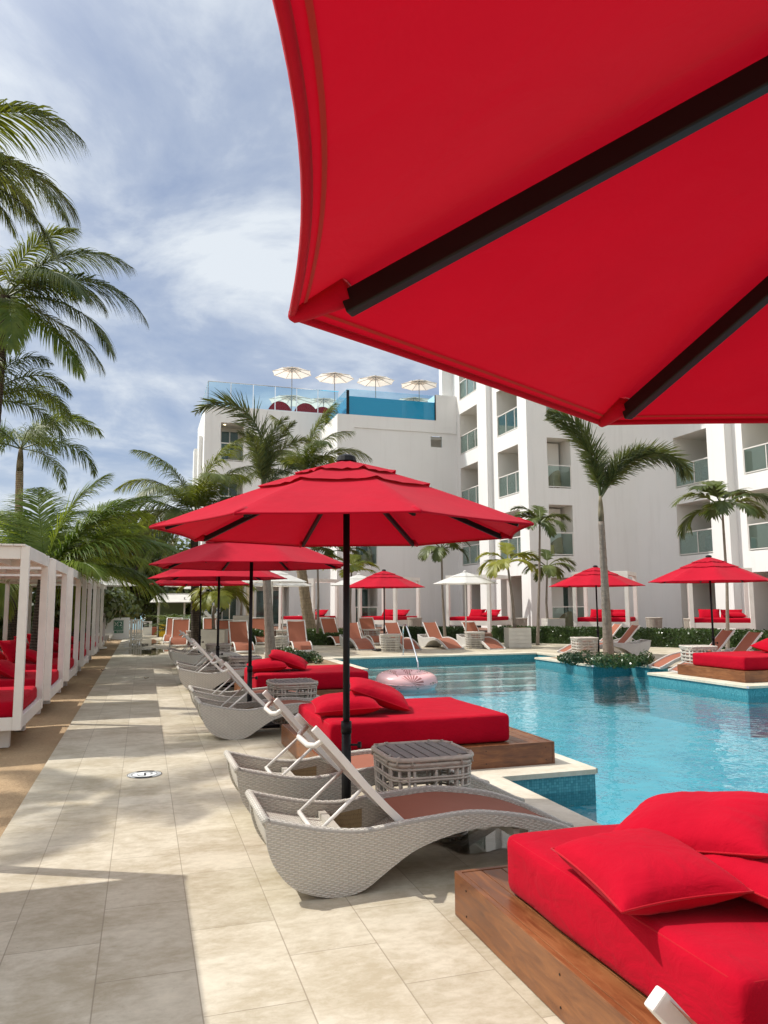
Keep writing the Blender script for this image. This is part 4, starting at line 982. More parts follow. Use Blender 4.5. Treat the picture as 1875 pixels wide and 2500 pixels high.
# ------------------------------------------------------------------ cabanas
def cabana(label,loc,rz,group,W_=1.95,D_=2.0,H_=2.28,solid=True,seed=0):
    # local: front along x at y=0, going back in +y
    t=thing('cabana',label,'cabana',loc,rz,group); pw=.092 if solid else .15
    for x in (0,W_-pw):
        for y in (0,D_-pw):
            zb=.20 if solid else 0
            MB().box((x,y,zb),(x+pw,y+pw,H_-(.0 if solid else .16))).build('post','whitewood',t,bevel=.004)
    b=MB(); z0,z1=(.20,.34) if solid else (.30,.50)
    b.box((pw+.002,.012,z0),(W_-pw-.002,.07,z1)); b.box((pw+.002,D_-.07,z0),(W_-pw-.002,D_-.012,z1))
    b.box((.012,pw+.002,z0),(.07,D_-pw-.002,z1)); b.box((W_-.07,pw+.002,z0),(W_-.012,D_-pw-.002,z1))
    b.box((.072,.072,z1-.06),(W_-.072,D_-.072,z1-.02)); b.build('bed_frame','whitewood',t,bevel=.003)
    if solid:
        for x in (.30,W_-.42):
            for y in (.16,D_-.28): MB().box((x,y,-.03),(x+.12,y+.12,.2-.002)).build('leg','whitewood',t)
    r=MB(); hb=.15
    if solid:
        r.box((pw+.002,.01,H_-hb),(W_-pw-.002,.05,H_-.004)); r.box((pw+.002,D_-.05,H_-hb),(W_-pw-.002,D_-.01,H_-.004))
        r.box((.01,pw+.002,H_-hb),(.05,D_-pw-.002,H_-.004)); r.box((W_-.05,pw+.002,H_-hb),(W_-.01,D_-pw-.002,H_-.004))
        r.box((.052,D_/2-.03,H_-.14),(W_-.052,D_/2+.03,H_-.06)); r.box((.052,D_*.25-.02,H_-.14),(W_-.052,D_*.25+.02,H_-.06));r.box((.052,D_*.75-.02,H_-.14),(W_-.052,D_*.75+.02,H_-.06))
    else:
        r.box((0,0,H_-.16),(W_,.15,H_)); r.box((0,D_-.15,H_-.16),(W_,D_,H_)); r.box((0,.152,H_-.158),(.15,D_-.152,H_-.002)); r.box((W_-.15,.152,H_-.158),(W_,D_-.152,H_-.002))
    r.build('roof_frame','whitewood',t,bevel=.003)
    if solid:
        s=MB(); n=15
        for k in range(n):
            y0=.05+(D_-.10)*k/n; s.box((-.02,y0,H_+.001),(W_+.02,y0+(D_-.1)/n-.006,H_+.022))
        s.build('roof_slats','whitewood',t)
    m=MB(); mattress(m,(.09,.06,z1-.015),(W_-.09,D_-.14,z1+.17),.05,seed,.006,14); m.build('mattress','cushion',t,smooth=True)
    return t
CB='white slatted cabanas in a row along the sand'
# front faces the path (+X): local x -> world Y, local y -> world -X
cl=[(3.70,'slatted white cabana beyond the left frame edge casting the nearest shadow'),(9.60,'nearest visible white slatted cabana at the left edge'),(12.38,'second white slatted cabana along the sand'),(15.35,'third white slatted cabana along the sand'),(18.9,'fourth white slatted cabana along the sand'),(22.9,'fifth white slatted cabana along the sand'),(27.0,'sixth and farthest white slatted cabana along the sand')]
c0=None
for i,(y,l) in enumerate(cl):
    if c0 is None: c0=cabana(l,(-1.28,y,0),R(90),CB)
    else: dup(c0,(-1.28,y,0),R(90),l)
    ord_=['beyond frame','nearest visible','second','third','fourth','fifth','sixth'][i]
    if i>0:
        pillow('red pillow lying toward the camera side of the %s cabana bed along the sand'%ord_,(-1.95,y+.62,.62),PR(30,0,75+i*5),.70,.5,.19,i,'red pillows on the sand cabanas')
        pillow('red pillow standing against another on the %s cabana bed along the sand'%ord_,(-2.35,y+.95,.72),PR(58,0,80-i*4),.70,.52,.2,i+9,'red pillows on the sand cabanas')
        pillow('red pillow at the far back of the %s cabana bed along the sand'%ord_,(-2.75,y+1.35,.66),PR(45,5,95),.70,.52,.2,i+19,'red pillows on the sand cabanas')
FG='white framed cabanas in front of the building'
far=[(17.0,27.9,-45,2.25,'white framed cabana behind the island palm trunk'),(19.9,24.35,-38,2.3,'white framed cabana at the right edge behind the red umbrella'),(13.2,32.5,-53,2.25,'white framed cabana behind the white umbrella, left of the lit pillars'),(9.95,35.9,-53,2.25,'white framed cabana behind the red umbrella across the pool, pillows heaped'),(6.6,39.0,-50,2.2,'farthest white framed cabana behind the tan palm trunk')]
f0=None
for i,(x,y,a,w_,l) in enumerate(far):
    if f0 is None: f0=cabana(l,(x,y,DZ),R(a),FG,2.25,2.15,2.55,solid=False)
    else: f0b=dup(f0,(x,y,DZ),R(a),l)
    c_,s_=math.cos(R(a)),math.sin(R(a)); who=['behind the island palm','at the right edge','left of the lit pillars','behind the red umbrella across the pool','farthest back by the tan trunk'][i]
    for k,(lx,ly,rx,ry,rz,nm) in enumerate(((.75,1.55,52,0,0,'left'),(1.55,1.5,46,0,-6,'right'),(1.65,1.15,12,0,10,'front'))):
        pillow('red pillow, %s one on the cabana bed %s'%(nm,who),(x+c_*lx-s_*ly,y+s_*lx+c_*ly,DZ+.72+(.08 if k<2 else .06)),(R(rx),0,R(a+rz)),.80,.52,.2,k+i,'red pillows on the cabana beds by the building',det=12)
tw_=thing('folded_towel','folded blue and white towels on the farthest cabana bed','towel',(7.6,38.6,DZ+.68)); MB().box((0,0,0),(.35,.25,.05)).build('white_towel','towel',tw_); MB().box((.4,0,0),(.75,.25,.07)).build('blue_towel','towelblue',tw_)
# ------------------------------------------------------------------ loungers across the pool
MT['rwick']=wicker('pale grey wicker',(.68,.66,.62),(.58,.56,.52),(.40,.38,.35),.05,.012)
LG='terracotta loungers across the pool'
fl0=boat('terracotta lounger with a white boat shaped base left of the island palm, nearer one',(0,0,0),0,LG,('rwick','rwick','rwick'))
# boat(): head at local x=0, tail at +x. Tail placed at a ground point, head direction given
def put(o,tailpx,D,head_ang,label=None):
    p=atz(tailpx,D,0); a=head_ang; hd=Vector((math.cos(a),math.sin(a),0)); loc=p+hd*2.26
    rz=a+PI; side=Vector((-math.sin(rz),math.cos(rz),0))*(-.34)
    loc=loc+side
    if label is None: o.location=loc; o.rotation_euler=(0,0,rz); return o
    return dup(o,loc,rz,label)
scr=R(-17.5)   # direction of screen right on the ground
put(fl0,1400,23.1,scr+R(6))
put(fl0,1366,24.3,scr+R(8),'terracotta lounger with a white boat shaped base left of the island palm, rear one')
put(fl0,1590,18.6,scr+R(6),'terracotta lounger at the pool corner, its foot beside the raised daybed')
put(fl0,1640,17.4,scr+R(4),'dark sling lounger half hidden behind the raised daybed across the pool')
for px,D,a,l in ((1112,26.3,97,'brown lounger with a white base left of the white umbrella table'),(1214,26.2,97,'brown lounger beside the grey siding planter'),(1008,26.,95,'brown lounger directly behind the steel handrail'),(896,26.2,92,'orange lounger left of the red umbrella table across the pool')):
    put(fl0,px,D,R(a),l)
def resin(label,loc,rz,group):
    # foot at x=0, head at +x, seat width centred on y
    t=thing('resin_lounger',label,'sun lounger',loc,rz,group); W_=.62
    prof=[(0,.07),(.08,.16),(.25,.27),(.45,.335),(.65,.34),(.85,.31),(1.02,.285),(1.12,.32),(1.25,.46),(1.42,.68),(1.58,.90),(1.66,1.02)]
    def pf(x): return smooth_interp(prof,x)
    f=MB()
    for y in (-W_/2,W_/2):
        pts=[(x,y,pf(x)) for x in [i*.07 for i in range(24)]+[1.66]]
        f.tube(pts,.024,6)
        f.tube([(.95,y,.29),(1.15,y*1.05,.26),(1.38,y*1.08,.16),(1.5,y*1.1,.0)],[.035,.04,.035,.03],6); f.tube([(1.10,y,.28),(.98,y*1.05,.15),(.93,y*1.08,.0)],[.035,.035,.03],6)
        f.tube([(0,y,.07),(.02,y,.0)],.03,6)
    f.tube([(0,-W_/2,.06),(0,W_/2,.06)],.035,6); f.tube([(1.66,-W_/2,1.02),(1.66,W_/2,1.02)],.02,6)
    f.build('frame','resin',t,smooth=True)
    s=MB(); s.grid(lambda u,v:(.03+1.04*u,-W_/2+.02+(W_-.04)*v,pf(.03+1.04*u)+.006-.01*math.sin(PI*v)),16,4); s.build('seat','sling',t,smooth=True)
    s=MB(); s.grid(lambda u,v:(1.08+.56*u,-W_/2+.02+(W_-.04)*v,pf(1.08+.56*u)+.008-.01*math.sin(PI*v)),12,4); s.build('backrest','sling',t,smooth=True)
    return t
RG='terracotta resin loungers at the far left end of the pool'
rl0=None
for px,D,a,l in ((600,25.6,92,'orange resin lounger just left of the grey palm trunk'),(741,25.8,88,'orange resin lounger right of the wicker table and grey palm trunk'),(437,29.3,84,'orange resin lounger at the path edge, front one of two'),(420,32,84,'orange resin lounger at the path edge, rear one of two'),(556,27.6,88,'orange resin lounger behind the grey planter box'),(520,31.5,88,'orange resin lounger partly hidden by the potted palm'),(646,31,92,'orange resin lounger behind the grey palm trunk'),
     (838,29.8,98,'orange resin lounger in the back row left of the black umbrella pole'),(930,30.2,95,'brown resin lounger in the back row behind the red umbrella')):
    p=atz(px,D-.9,0)
    if rl0 is None: rl0=resin(l,p,R(a),RG)
    else: dup(rl0,p,R(a),l)
# beach loungers at the far end of the sand
for px,D,l,rz in ((268,33,'white slatted beach lounger on the sand past the last cabana, nearer one',-10),(278,36,'white slatted beach lounger on the sand past the last cabana, farther one',-16)):
    p=atz(px,D,0); t=thing('beach_lounger',l,'sun lounger',p,R(rz),'white beach loungers at the end of the sand')
    f=MB(); 
    for k in range(9): f.box((-1.3+.15*k,-.3,.30-.018*k),(-1.3+.15*k+.12,.3,.325-.018*k))
    for k in range(5): f.box((-1.4-.08*k,-.3,.38+.12*k),(-1.37-.08*k,.3,.48+.12*k))
    f.build('slats','whitewood',t); g_=MB(); g_.box((-1.35,-.33,.18),(.08,-.29,.30)); g_.box((-1.35,.29,.18),(.08,.33,.30)); g_.build('side_rail','whitewood',t)
    for sx_ in (-1.2,-.05):
        for sy_ in (-.31,.31): MB().tube([(sx_,sy_,0),(sx_,sy_,.2)],.03,6).build('leg','whitewood',t)
# ------------------------------------------------------------------ palms
def frond_mesh(kind,elev,bend,Ln,nl,ll,lw,hang,plum,seed,s0=.14,stem=.022):
    rd=random.Random(seed); b=MB(); K=24
    pts=[Vector((0,0,0))]; tan=[]
    for i in range(K):
        s=i/K; a=elev-bend*(s**(2.0 if kind=='fox' else 1.35)); tan.append(Vector((math.cos(a),0,math.sin(a)))); pts.append(pts[-1]+tan[-1]*(Ln/K))
    tan.append(tan[-1])
    tw=rd.uniform(-.35,.35)
    for i in range(len(pts)): pts[i]=pts[i]+Vector((0,tw*(i/K)**2*Ln*.25,0))
    b.tube(pts,[stem*(1-.85*i/K)+.002 for i in range(K+1)],4)
    def P_(s): 
        x=s*K; i=min(int(x),K-1); k=x-i; return pts[i].lerp(pts[i+1],k),tan[min(i+(k>.5),K)]
    for i in range(nl):
        s=s0+(1-s0)*(i+.5)/nl
        pr=max(.18,math.sin(PI*min(1,(s-s0)/(1-s0)*.80+.16)))**.7
        if rd.random()<.03: continue
        for sd in (-1,1):
            p,t=P_(min(.995,s+rd.uniform(-.006,.006)))
            side=Vector((0,sd,0)); upv=t.cross(side)*(1 if t.cross(side).z>0 else -1)
            sa=R(68-44*s)+rd.uniform(-.10,.10)
            roll=(rd.uniform(-1.25,1.25) if plum else rd.uniform(-.02,.32))
            sv=side*math.cos(roll)+upv*math.sin(roll)
            d=(t*math.cos(sa)+sv*math.sin(sa)).normalized(); l=ll*pr*rd.uniform(.85,1.08)
            w0=lw*rd.uniform(.8,1.1)*.5; S=4; q=p.copy(); wv=(t-d*t.dot(d)); wv=wv.normalized() if wv.length>.05 else upv
            vs=[]
            hh=hang*rd.uniform(.7,1.3)
            for k in range(S+1):
                ww=w0*(1-(k/S))**.6*(.55 if k==0 else 1)+.0008
                vs+= [q-wv*ww,q+wv*ww]
                d=(d+Vector((0,0,-hh*(.25+.28*k)))).normalized(); q=q+d*(l/S)
                wv=(wv-d*wv.dot(d)); wv=wv.normalized() if wv.length>.01 else d.orthogonal().normalized()
            b.add(vs,[(2*k,2*k+1,2*k+3,2*k+2) for k in range(S)])
    return b
FC_={}
def frond(kind,parent,az,elev,bend,sc=1.0,base=(0,0,0),mt=None,tilt=0):
    spec={'coco':(3.8,124,1.22,.046,.50,False,'coco'),'cocoy':(3.4,124,1.25,.046,.34,False,'cocoy'),'fox':(2.1,150,.40,.022,.06,True,'fox'),'royal':(2.7,104,.66,.030,.50,True,'royal'),'adon':(1.15,28,.52,.075,.25,False,'adon'),'areca':(1.6,40,.5,.022,.30,False,'areca')}[kind]
    e=round(elev/7)*7; bq=round(bend/10)*10; v=random.randint(0,1); key=(kind,e,bq,v,mt)
    if key not in FC_:
        mb=frond_mesh(kind,R(e),R(bq),spec[0],spec[1],spec[2],spec[3],spec[4],spec[5],hash((e,bq,v))%9999,.30 if kind=='adon' else .14)
        o=mb.build('frond',mt or spec[6]); FC_[key]=o.data
        FC_[key].name='frond'; 
    else:
        o=bpy.data.objects.new('frond',FC_[key]); COL.objects.link(o)
    o.parent=parent; o.location=base; o.rotation_euler=(R(tilt),0,az); o.scale=(sc,sc,sc); return o
def trunk(parent,pts,rads,m='bark',name='trunk',seed=0):
    b=MB(); n=len(pts); P2=[];R2=[]
    for i in range(n-1):
        k=max(2,int((Vector(pts[i+1])-Vector(pts[i])).length/.12))
        for j in range(k):
            f=j/k; P2.append(Vector(pts[i]).lerp(Vector(pts[i+1]),f)); r=rads[i]+(rads[i+1]-rads[i])*f; R2.append(r*(1+.05*(len(R2)%2)+.04*noise.noise((len(R2)*.7,seed,0))))
    P2.append(Vector(pts[-1])); R2.append(rads[-1]); b.tube(P2,R2,12); return b.build(name,m,parent,smooth=True)
def A_(scr_deg): return scr+R(scr_deg)   # 0 = towards screen right, 90 = away from the viewer
def palm(label,base,top,kind,fr,rad=(.16,.12),m='bark',group=None,sc=1.0,shaft=None,mt=None,bulge=False,lean=None,name='palm_tree',cat='palm tree'):
    t=thing(name,label,cat,base,0,group); tp=Vector(top)-Vector(base)
    mid=tp*.5+(Vector(lean) if lean else Vector((0,0,0)))
    pts=[(0,0,-.05),tuple(tp*.18+(Vector(lean)*.5 if lean else Vector((0,0,0)))),tuple(mid),tuple(tp)]
    rr=[rad[0]*1.25,rad[0],(rad[0]+rad[1])/2,rad[1]]
    trunk(t,pts,rr,m,seed=tp.x)
    b0_=tp
    if shaft:
        d=Vector((0,0,1)); trunk(t,[tuple(tp),tuple(tp+d*shaft*.5),tuple(tp+d*shaft)],[rad[1]*.95,rad[1]*.88,rad[1]*.45],'shaft','crownshaft'); b0_=tp+d*shaft
    for (az,el,be,*k) in fr:
        s_=k[0] if k else 1.0
        frond(kind,t,A_(az),el,be,sc*s_,tuple(b0_-Vector((0,0,.05))),k[1] if len(k)>1 else mt,tilt=random.uniform(-8,8))
    return t
random.seed(21)
def crown(n,el=(5,75),be=(60,110),s=(.85,1.1)):
    out=[]
    for i in range(n):
        f=i/max(1,n-1); out.append((i*137.5+random.uniform(-12,12),el[1]+(el[0]-el[1])*f+random.uniform(-6,6),be[0]+(be[1]-be[0])*f,random.uniform(*s)))
    return out
CP='coconut palms beside the sand'
# tall coconut palm at the left edge
tp=at(14,722,18.5); bs_=atz(-45,19,0)
palm('tall coconut palm at the left edge leaning in with its crown against the sky',bs_,tp,'coco',
  [(0,30,88,1.0),(-7,-2,70,.9),(12,58,90,.9),(-22,-26,45,.8,'cocoy'),(24,44,95,.7),(-34,22,80,.85),(70,62,95,.8),(105,40,95,.85),(145,40,100,.7),(178,60,110,.7),(-120,30,80,.7),(-85,35,95,.8),(-60,-20,60,.7,'cocoy'),(130,5,80,.8),(0,82,80,.7),(28,-14,50,.75)],(.15,.115),'barkd',CP,lean=(-.05,0,0))
tp=at(-255,395,13.6); palm('coconut palm whose fronds droop into the upper left corner',atz(-260,13,0),tp,'coco',[(4,46,95,1.0),(-6,16,85,.95),(22,30,90,.9),(0,-8,60,.75),(-85,35,80,1.0),(-70,20,75,1.0),(-105,25,80,1.0),(-95,55,80,.9),(60,40,90,.8),(180,50,90,.5),(-50,30,90,.8),(5,0,70,.9)],(.15,.12),'barkd',CP)
tp=Vector((-7.2,10.35,9.7)); palm('coconut palm beyond the left frame edge shading the path',(-7.2,10.35,0),tp,'coco',crown(8,(0,70),(70,100),(.42,.55)),(.15,.12),'barkd',CP)
RY='royal palms behind the cabanas'
tp=at(48,1150,22); palm('royal palm with arching fronds behind the nearest cabana',atz(44,22,0),tp,'royal',[(5,55,110,1.0),(-4,22,95,1.0),(24,70,100,.85),(80,50,100,.85),(130,50,110),(170,50,110,.95),(185,20,95),(-120,40,110),(-50,35,100,.9),(-14,-8,80,.8)],(.13,.10),'barkt',RY,shaft=.7)
tp=at(-35,1040,19); palm('royal palm at the left edge with a frond reaching right behind the tall trunk',atz(-40,19,0),tp,'royal',[(5,50,110,.9),(0,25,100,.9),(-5,70,110,.85),(20,5,80,.8),(60,40,100),(120,40,100),(180,40,110),(-60,40,110),(-120,40,100)],(.13,.10),'barkt',RY,shaft=.7)
# low, yellow green coconut palms right behind the cabanas
tp=at(112,1405,16.5); palm('young yellow green coconut palm with a huge low crown over the nearest cabanas',atz(92,16.5,0),tp,'cocoy',[(3,40,75,.95),(-4,12,60,.8),(7,64,65,.9),(24,82,50,.8),(14,52,75,.85),(40,62,70,.85),(5,22,70,.8),(120,74,60,.85),(165,62,70,.9),(178,38,70,.95),(184,12,60,.85),(-30,30,70,.6),(-150,40,80,.6),(60,48,80,.85,'coco')],(.17,.15),'barkd',CP)
tp=at(165,1385,23); palm('second low coconut palm behind the middle cabanas',atz(200,23,0),tp,'cocoy',[(4,54,65,.75),(-2,26,60,.6),(14,72,60,.9,'coco'),(20,48,75,.7),(45,60,75,.9),(8,30,70,.85),(100,60,80,.9,'coco'),(165,66,70,.9),(180,44,70,.95),(186,15,60,.85),(-60,40,80,.7),(60,80,60,.9)],(.18,.15),'barkd',CP)
tp=at(55,1370,21); palm('low palm crown filling the gap behind the nearest cabana roof',atz(20,21,0),tp,'cocoy',crown(12,(0,70),(80,100),(.7,.95)),(.16,.14),'barkd',CP)
# coconut palm beyond the umbrellas
tp=at(474,1265,28); palm('coconut palm with yellowing lower fronds behind the red umbrellas',atz(480,28,0),tp,'coco',[(175,60,95,.95),(182,38,95,1.05),(186,18,90,1.0),(190,0,80,.85),(170,80,70,1.0),(0,70,90,1.0),(-2,45,100,1.0),(-8,20,95,.95),(60,70,90),(110,60,95),(-60,60,100,.9),(-110,50,100,.9),(188,-25,50,.75,'cocoy'),(-10,-25,60,.8,'adony'),(-170,-40,40,.6,'adony'),(0,85,60,1.0),(140,30,95),(40,40,95),(-90,20,90,.8)],(.16,.13),'barkd','coconut palms by the pool')
tp=at(738,1165,34); palm('coconut palm in front of the rooftop pool block, tan trunk',atz(764,33.5,0),tp,'coco',[(0,55,95,.95),(-4,32,95,1.0),(6,74,80,.9),(-10,6,80,.8),(178,58,90,.85),(182,30,90,.85),(172,84,50,.9),(0,86,45,1),(60,60,95,.8),(110,60,95,.8),(-60,60,95,.85),(-110,50,95,.85)],(.24,.18),'barkt','coconut palms by the pool',lean=(-.35,0,0))
# foxtail palms
FX='foxtail palms by the pool'
tp=at(642,1235,22.6); palm('foxtail palm with a thick grey trunk and one long frond arching left',(3.55,22.2,0),tp,'fox',[(177,88,135,2.05),(10,88,60,1.15),(-30,86,60,1.1),(60,84,60,1.0),(-90,80,75,1.0),(150,84,60,1.0),(0,78,100,1.1),(-10,52,100,.8)],(.135,.10),'bark',FX,shaft=.55)
tp=at(1468,1272,21.); palm('foxtail palm on the pool island with a bottle shaped grey trunk',(12.45,18.65,0),tp,'fox',[(172,84,80,1.38),(186,88,100,1.5),(178,84,70,1.2),(60,80,80,1.0),(30,72,110,1.1),(-20,70,90,1.05),(8,64,100,1.2),(2,58,150,1.55),(-5,54,150,1.6),(100,80,80,.95)],(.130,.080),'bark',FX,shaft=.7)
# small christmas palms
XG='slender christmas palms in front of the building'
def adon(px,pyTop,D,z0,lab,pxb=None,n=7,mt=None,s=1.0,spread=(10,70)):
    tp=at(px,pyTop,D); b_=atz(pxb if pxb else px,D,z0)
    fr=[]
    for i in range(n): fr.append((i*360/n+random.uniform(-18,18)+px,random.uniform(*spread),random.uniform(75,120),random.uniform(.85,1.15)))
    fr+=[(0,48,100,1.1),(180,48,100,1.1),(90,80,60,.9)]
    palm(lab,b_,tp,'adon',fr,(.055,.035),'bark',XG,sc=s,mt=mt,lean=(random.uniform(-.08,.08),0,0),shaft=.2)
adon(1318,1290,28.7,.0,'tall slender christmas palm whose crown tops the big umbrella right tip',1310,8)
adon(1336,1395,31,DZ,'short christmas palm rising from the grey planter by the lit pillar',1338,7)
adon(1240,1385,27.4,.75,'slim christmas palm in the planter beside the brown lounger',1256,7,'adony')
adon(1078,1350,30.2,0,'christmas palm behind the white umbrella, trunk crossing the cabana post',1087,8)
adon(1764,1255,24.5,0,'christmas palm with broad drooping fronds before the right wing balconies',1771,9,None,1.35)
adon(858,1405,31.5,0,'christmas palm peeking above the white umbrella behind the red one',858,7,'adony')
adon(775,1350,31,0,'thin christmas palm behind the second umbrella tip, right of the tan trunk',775,8)
adon(840,1355,33,DZ,'christmas palm showing below the large umbrella rim, left of the pole window',852,8)
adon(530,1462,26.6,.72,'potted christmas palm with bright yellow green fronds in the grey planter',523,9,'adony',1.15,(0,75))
adon(592,1405,34,DZ,'christmas palm hidden by the umbrellas with a bent double trunk',586,6)
# ------------------------------------------------------------------ leafy things
def leafcloud(mb,blobs,n,sz,rd,rnd=False):
    tot=sum(b_[3]*b_[4]*b_[5] for b_ in blobs)
    for (cx,cy,cz,rx,ry,rz) in blobs:
        k=int(n*rx*ry*rz/tot)
        for _ in range(k):
            while True:
                v=Vector((rd.uniform(-1,1),rd.uniform(-1,1),rd.uniform(-1,1)))
                if v.length<=1: break
            if rd.random()<.7 and v.length>.01: v=v.normalized()*rd.uniform(.72,1.05)*(1+.18*noise.noise(v*2.3+Vector((cx,cy,cz))))
            p=Vector((cx+v.x*rx,cy+v.y*ry,cz+v.z*rz))
            nrm=(v+Vector((rd.uniform(-1,1),rd.uniform(-1,1),rd.uniform(-.4,1)))*.9); nrm=nrm.normalized() if nrm.length>.01 else Vector((0,0,1))
            a=nrm.orthogonal().normalized(); a=Matrix.Rotation(rd.uniform(0,6.28),3,nrm)@a; b2=nrm.cross(a); s=sz*rd.uniform(.7,1.25)
            if rnd: pts=[p+(a*math.cos(q)+b2*math.sin(q))*s*.5 for q in (0,1.05,2.1,3.14,4.19,5.24)]; mb.add(pts,[(0,1,2,3,4,5)])
            else: mb.add([p-a*s*.5,p+b2*s*.28,p+a*s*.5,p-b2*s*.28],[(0,1,2,3)])
def hedge(label,pts,wd,h,seed,z0=0,n=5200):
    rd=random.Random(seed); b=MB(); L_=sum((Vector(q)-Vector(p)).length for p,q in zip(pts,pts[1:]))
    for p,q in zip(pts,pts[1:]):
        P,Q=Vector(p),Vector(q); d=(Q-P); l=d.length; d=d/l; nn=Vector((-d.y,d.x)); 
        for _ in range(int(n*l/L_)):
            u=rd.uniform(-.02,1.02); face=rd.random(); bump=.06*noise.noise((u*l*1.7,face*3,seed))
            if face<.5: y=-wd/2-bump+rd.uniform(-.03,.05); z=rd.uniform(.02,h)
            elif face<.9: y=rd.uniform(-wd/2,wd/2); z=h+bump+rd.uniform(-.06,.03)
            else: y=wd/2; z=rd.uniform(0,h)
            c=P+d*u*l+nn*y; c=Vector((c.x,c.y,z0+z)); nrm=Vector((rd.uniform(-1,1),rd.uniform(-1,1),rd.uniform(-.2,1))).normalized(); a=nrm.orthogonal().normalized(); a=Matrix.Rotation(rd.uniform(0,6.28),3,nrm)@a; b2=nrm.cross(a); s=.075*rd.uniform(.7,1.3)
            b.add([c-a*s*.5,c+b2*s*.32,c+a*s*.5,c-b2*s*.32],[(0,1,2,3)])
        # twiggy core
        e=.05; A=P-nn*(wd/2-e);B=Q-nn*(wd/2-e);C_=Q+nn*(wd/2-e);D_=P+nn*(wd/2-e)
        b.add([(v.x,v.y,zz) for zz in (z0,z0+h-e) for v in (A,B,C_,D_)],[(0,1,5,4),(1,2,6,5),(2,3,7,6),(3,0,4,7),(4,5,6,7)])
    o=b.build('hedge','hedge'); tag(o,label,'hedge','clipped hedges along the terrace'); return o
hedge('long clipped hedge running behind the island palm to the right edge',[(13.6,28.4),(15.3,27.2),(16.4,25.4),(17.9,23.2),(19.1,21.0),(20.2,18.2)],.55,.62,1,0,11000)
hedge('clipped hedge behind the white umbrella left of the grey planter',[(9.9,30.2),(12.5,28.9)],.5,.60,2,0,3500)
hedge('low clipped hedge at the foot of the tan palm trunk',[(5.6,29.6),(7.6,29.2)],.5,.42,3,0,2600)
hedge('short clipped hedge behind the back row loungers by the tan trunk',[(6.2,32.4),(8.8,31.6)],.5,.5,4,0,2600)
hedge('short clipped hedge left of the grey palm trunk behind orange loungers',[(2.7,31.2),(4.6,31.0)],.5,.55,5,0,2400)
def shrub(label,loc,rx,ry,h,n,seed,group,sz=.07,m='plant'):
    rd=random.Random(seed); t=thing('low_shrub',label,'shrub',loc,0,group); b=MB(); bl=[]; s=MB()
    for k in range(9):
        a=rd.uniform(0,6.28); r=rd.uniform(0,.8); x,y=rx*r*math.cos(a),ry*r*math.sin(a); hh=h*rd.uniform(.5,1.0); bl.append((x,y,hh*.55,rx*.34,ry*.34,hh*.5)); 
        for _ in range(3): s.tube([(x,y,0),(x+rd.uniform(-.12,.12),y+rd.uniform(-.12,.12),hh*1.1)],.006,4)
    leafcloud(b,bl,n,sz,rd); b.build('leaves',m,t)
SG='low shrubs planted round the palm trunks'
for px,D,rx,h,l in ((1440,19.4,.75,.38,'low dark shrub on the pool island left of the trunk foot'),(1500,18.6,.75,.42,'low dark shrub on the pool island right in front of the trunk'),(1556,19.3,.6,.40,'low dark shrub on the pool island at its right end'),(1385,20.6,.35,.22,'small sparse shrub at the left tip of the pool island')):
    shrub(l,atz(px,D,0),rx,.6,h,1500,int(px),SG)
for px,D,rx,h,l in ((715,21.2,.55,.42,'low dark shrub beside the swim ring pool corner'),(752,20.6,.5,.34,'low dark shrub reaching toward the pool steps'),(690,21.8,.45,.4,'low dark shrub at the grey trunk foot')):
    shrub(l,atz(px,D,0),rx,.5,h,1200,int(px),SG)
def tree(label,base,h,blobs,n,sz,seed,group,m='grape',limbs=5,name='sea_grape_tree'):
    rd=random.Random(seed); t=thing(name,label,'tree',base,0,group); s=MB()
    s.tube([(0,0,-.1),(.1,0,h*.25),(-.1,.1,h*.5)],[.20,.16,.12],8)
    for b_ in blobs[:limbs+4]: s.tube([(-.05,.05,h*.3),(b_[0]*.5,b_[1]*.5,(h*.35+b_[2])*.5+.1),(b_[0],b_[1],b_[2])],[.11,.07,.03],6)
    s.build('trunk','barkd',t,smooth=True); c=MB(); leafcloud(c,blobs,n,sz,rd,rnd=(m=='grape')); c.build('crown',m,t)
def blobs(seed,R_,h0,h1,n,k=.42):
    rd=random.Random(seed); o=[]
    for i in range(n):
        a=rd.uniform(0,6.28); f=rd.uniform(0,1)**.6; z=h0+(h1-h0)*rd.random(); q=R_*f*(1-.45*((z-h0)/(h1-h0))**2); o.append((q*math.cos(a),q*math.sin(a),z,R_*k*rd.uniform(.7,1.2),R_*k*rd.uniform(.7,1.2),(h1-h0)*.22*rd.uniform(.7,1.3)))
    return o
TGp='sea grape trees at the beach end'
tree('dark sea grape tree behind the gate, its trunk leaning by the sea gap',atz(376,46,-.1),5.2,blobs(1,3.1,1.15,5.2,19),9000,.22,1,TGp)
tree('sea grape tree rising left of the sign wall, topmost against the sky',atz(300,44,-.1),6.2,blobs(2,2.7,2.5,6.4,18),7500,.22,2,TGp)
tree('sea grape tree behind the last cabanas',atz(185,37,-.1),4.4,blobs(3,2.2,1.2,4.0,16),7500,.2,3,TGp)
tree('sea grape tree behind the middle cabanas',atz(125,30,-.1),3.6,blobs(4,2.8,.9,3.6,14),6500,.18,4,TGp)
tree('sea grape tree behind the nearest cabana at the left edge',atz(20,26,-.1),3.6,blobs(5,2.8,.9,3.6,14),6500,.18,5,TGp)
tree('dark sea grape tree hidden behind the yellow box and areca bush',atz(450,47,-.1),4.4,blobs(6,2.9,1.4,4.2,14),6500,.22,6,TGp)
tree('sea grape tree at the far left beyond the frame edge',atz(-120,24,-.1),3.6,blobs(7,2.8,.9,3.4,12),3500,.18,7,TGp)
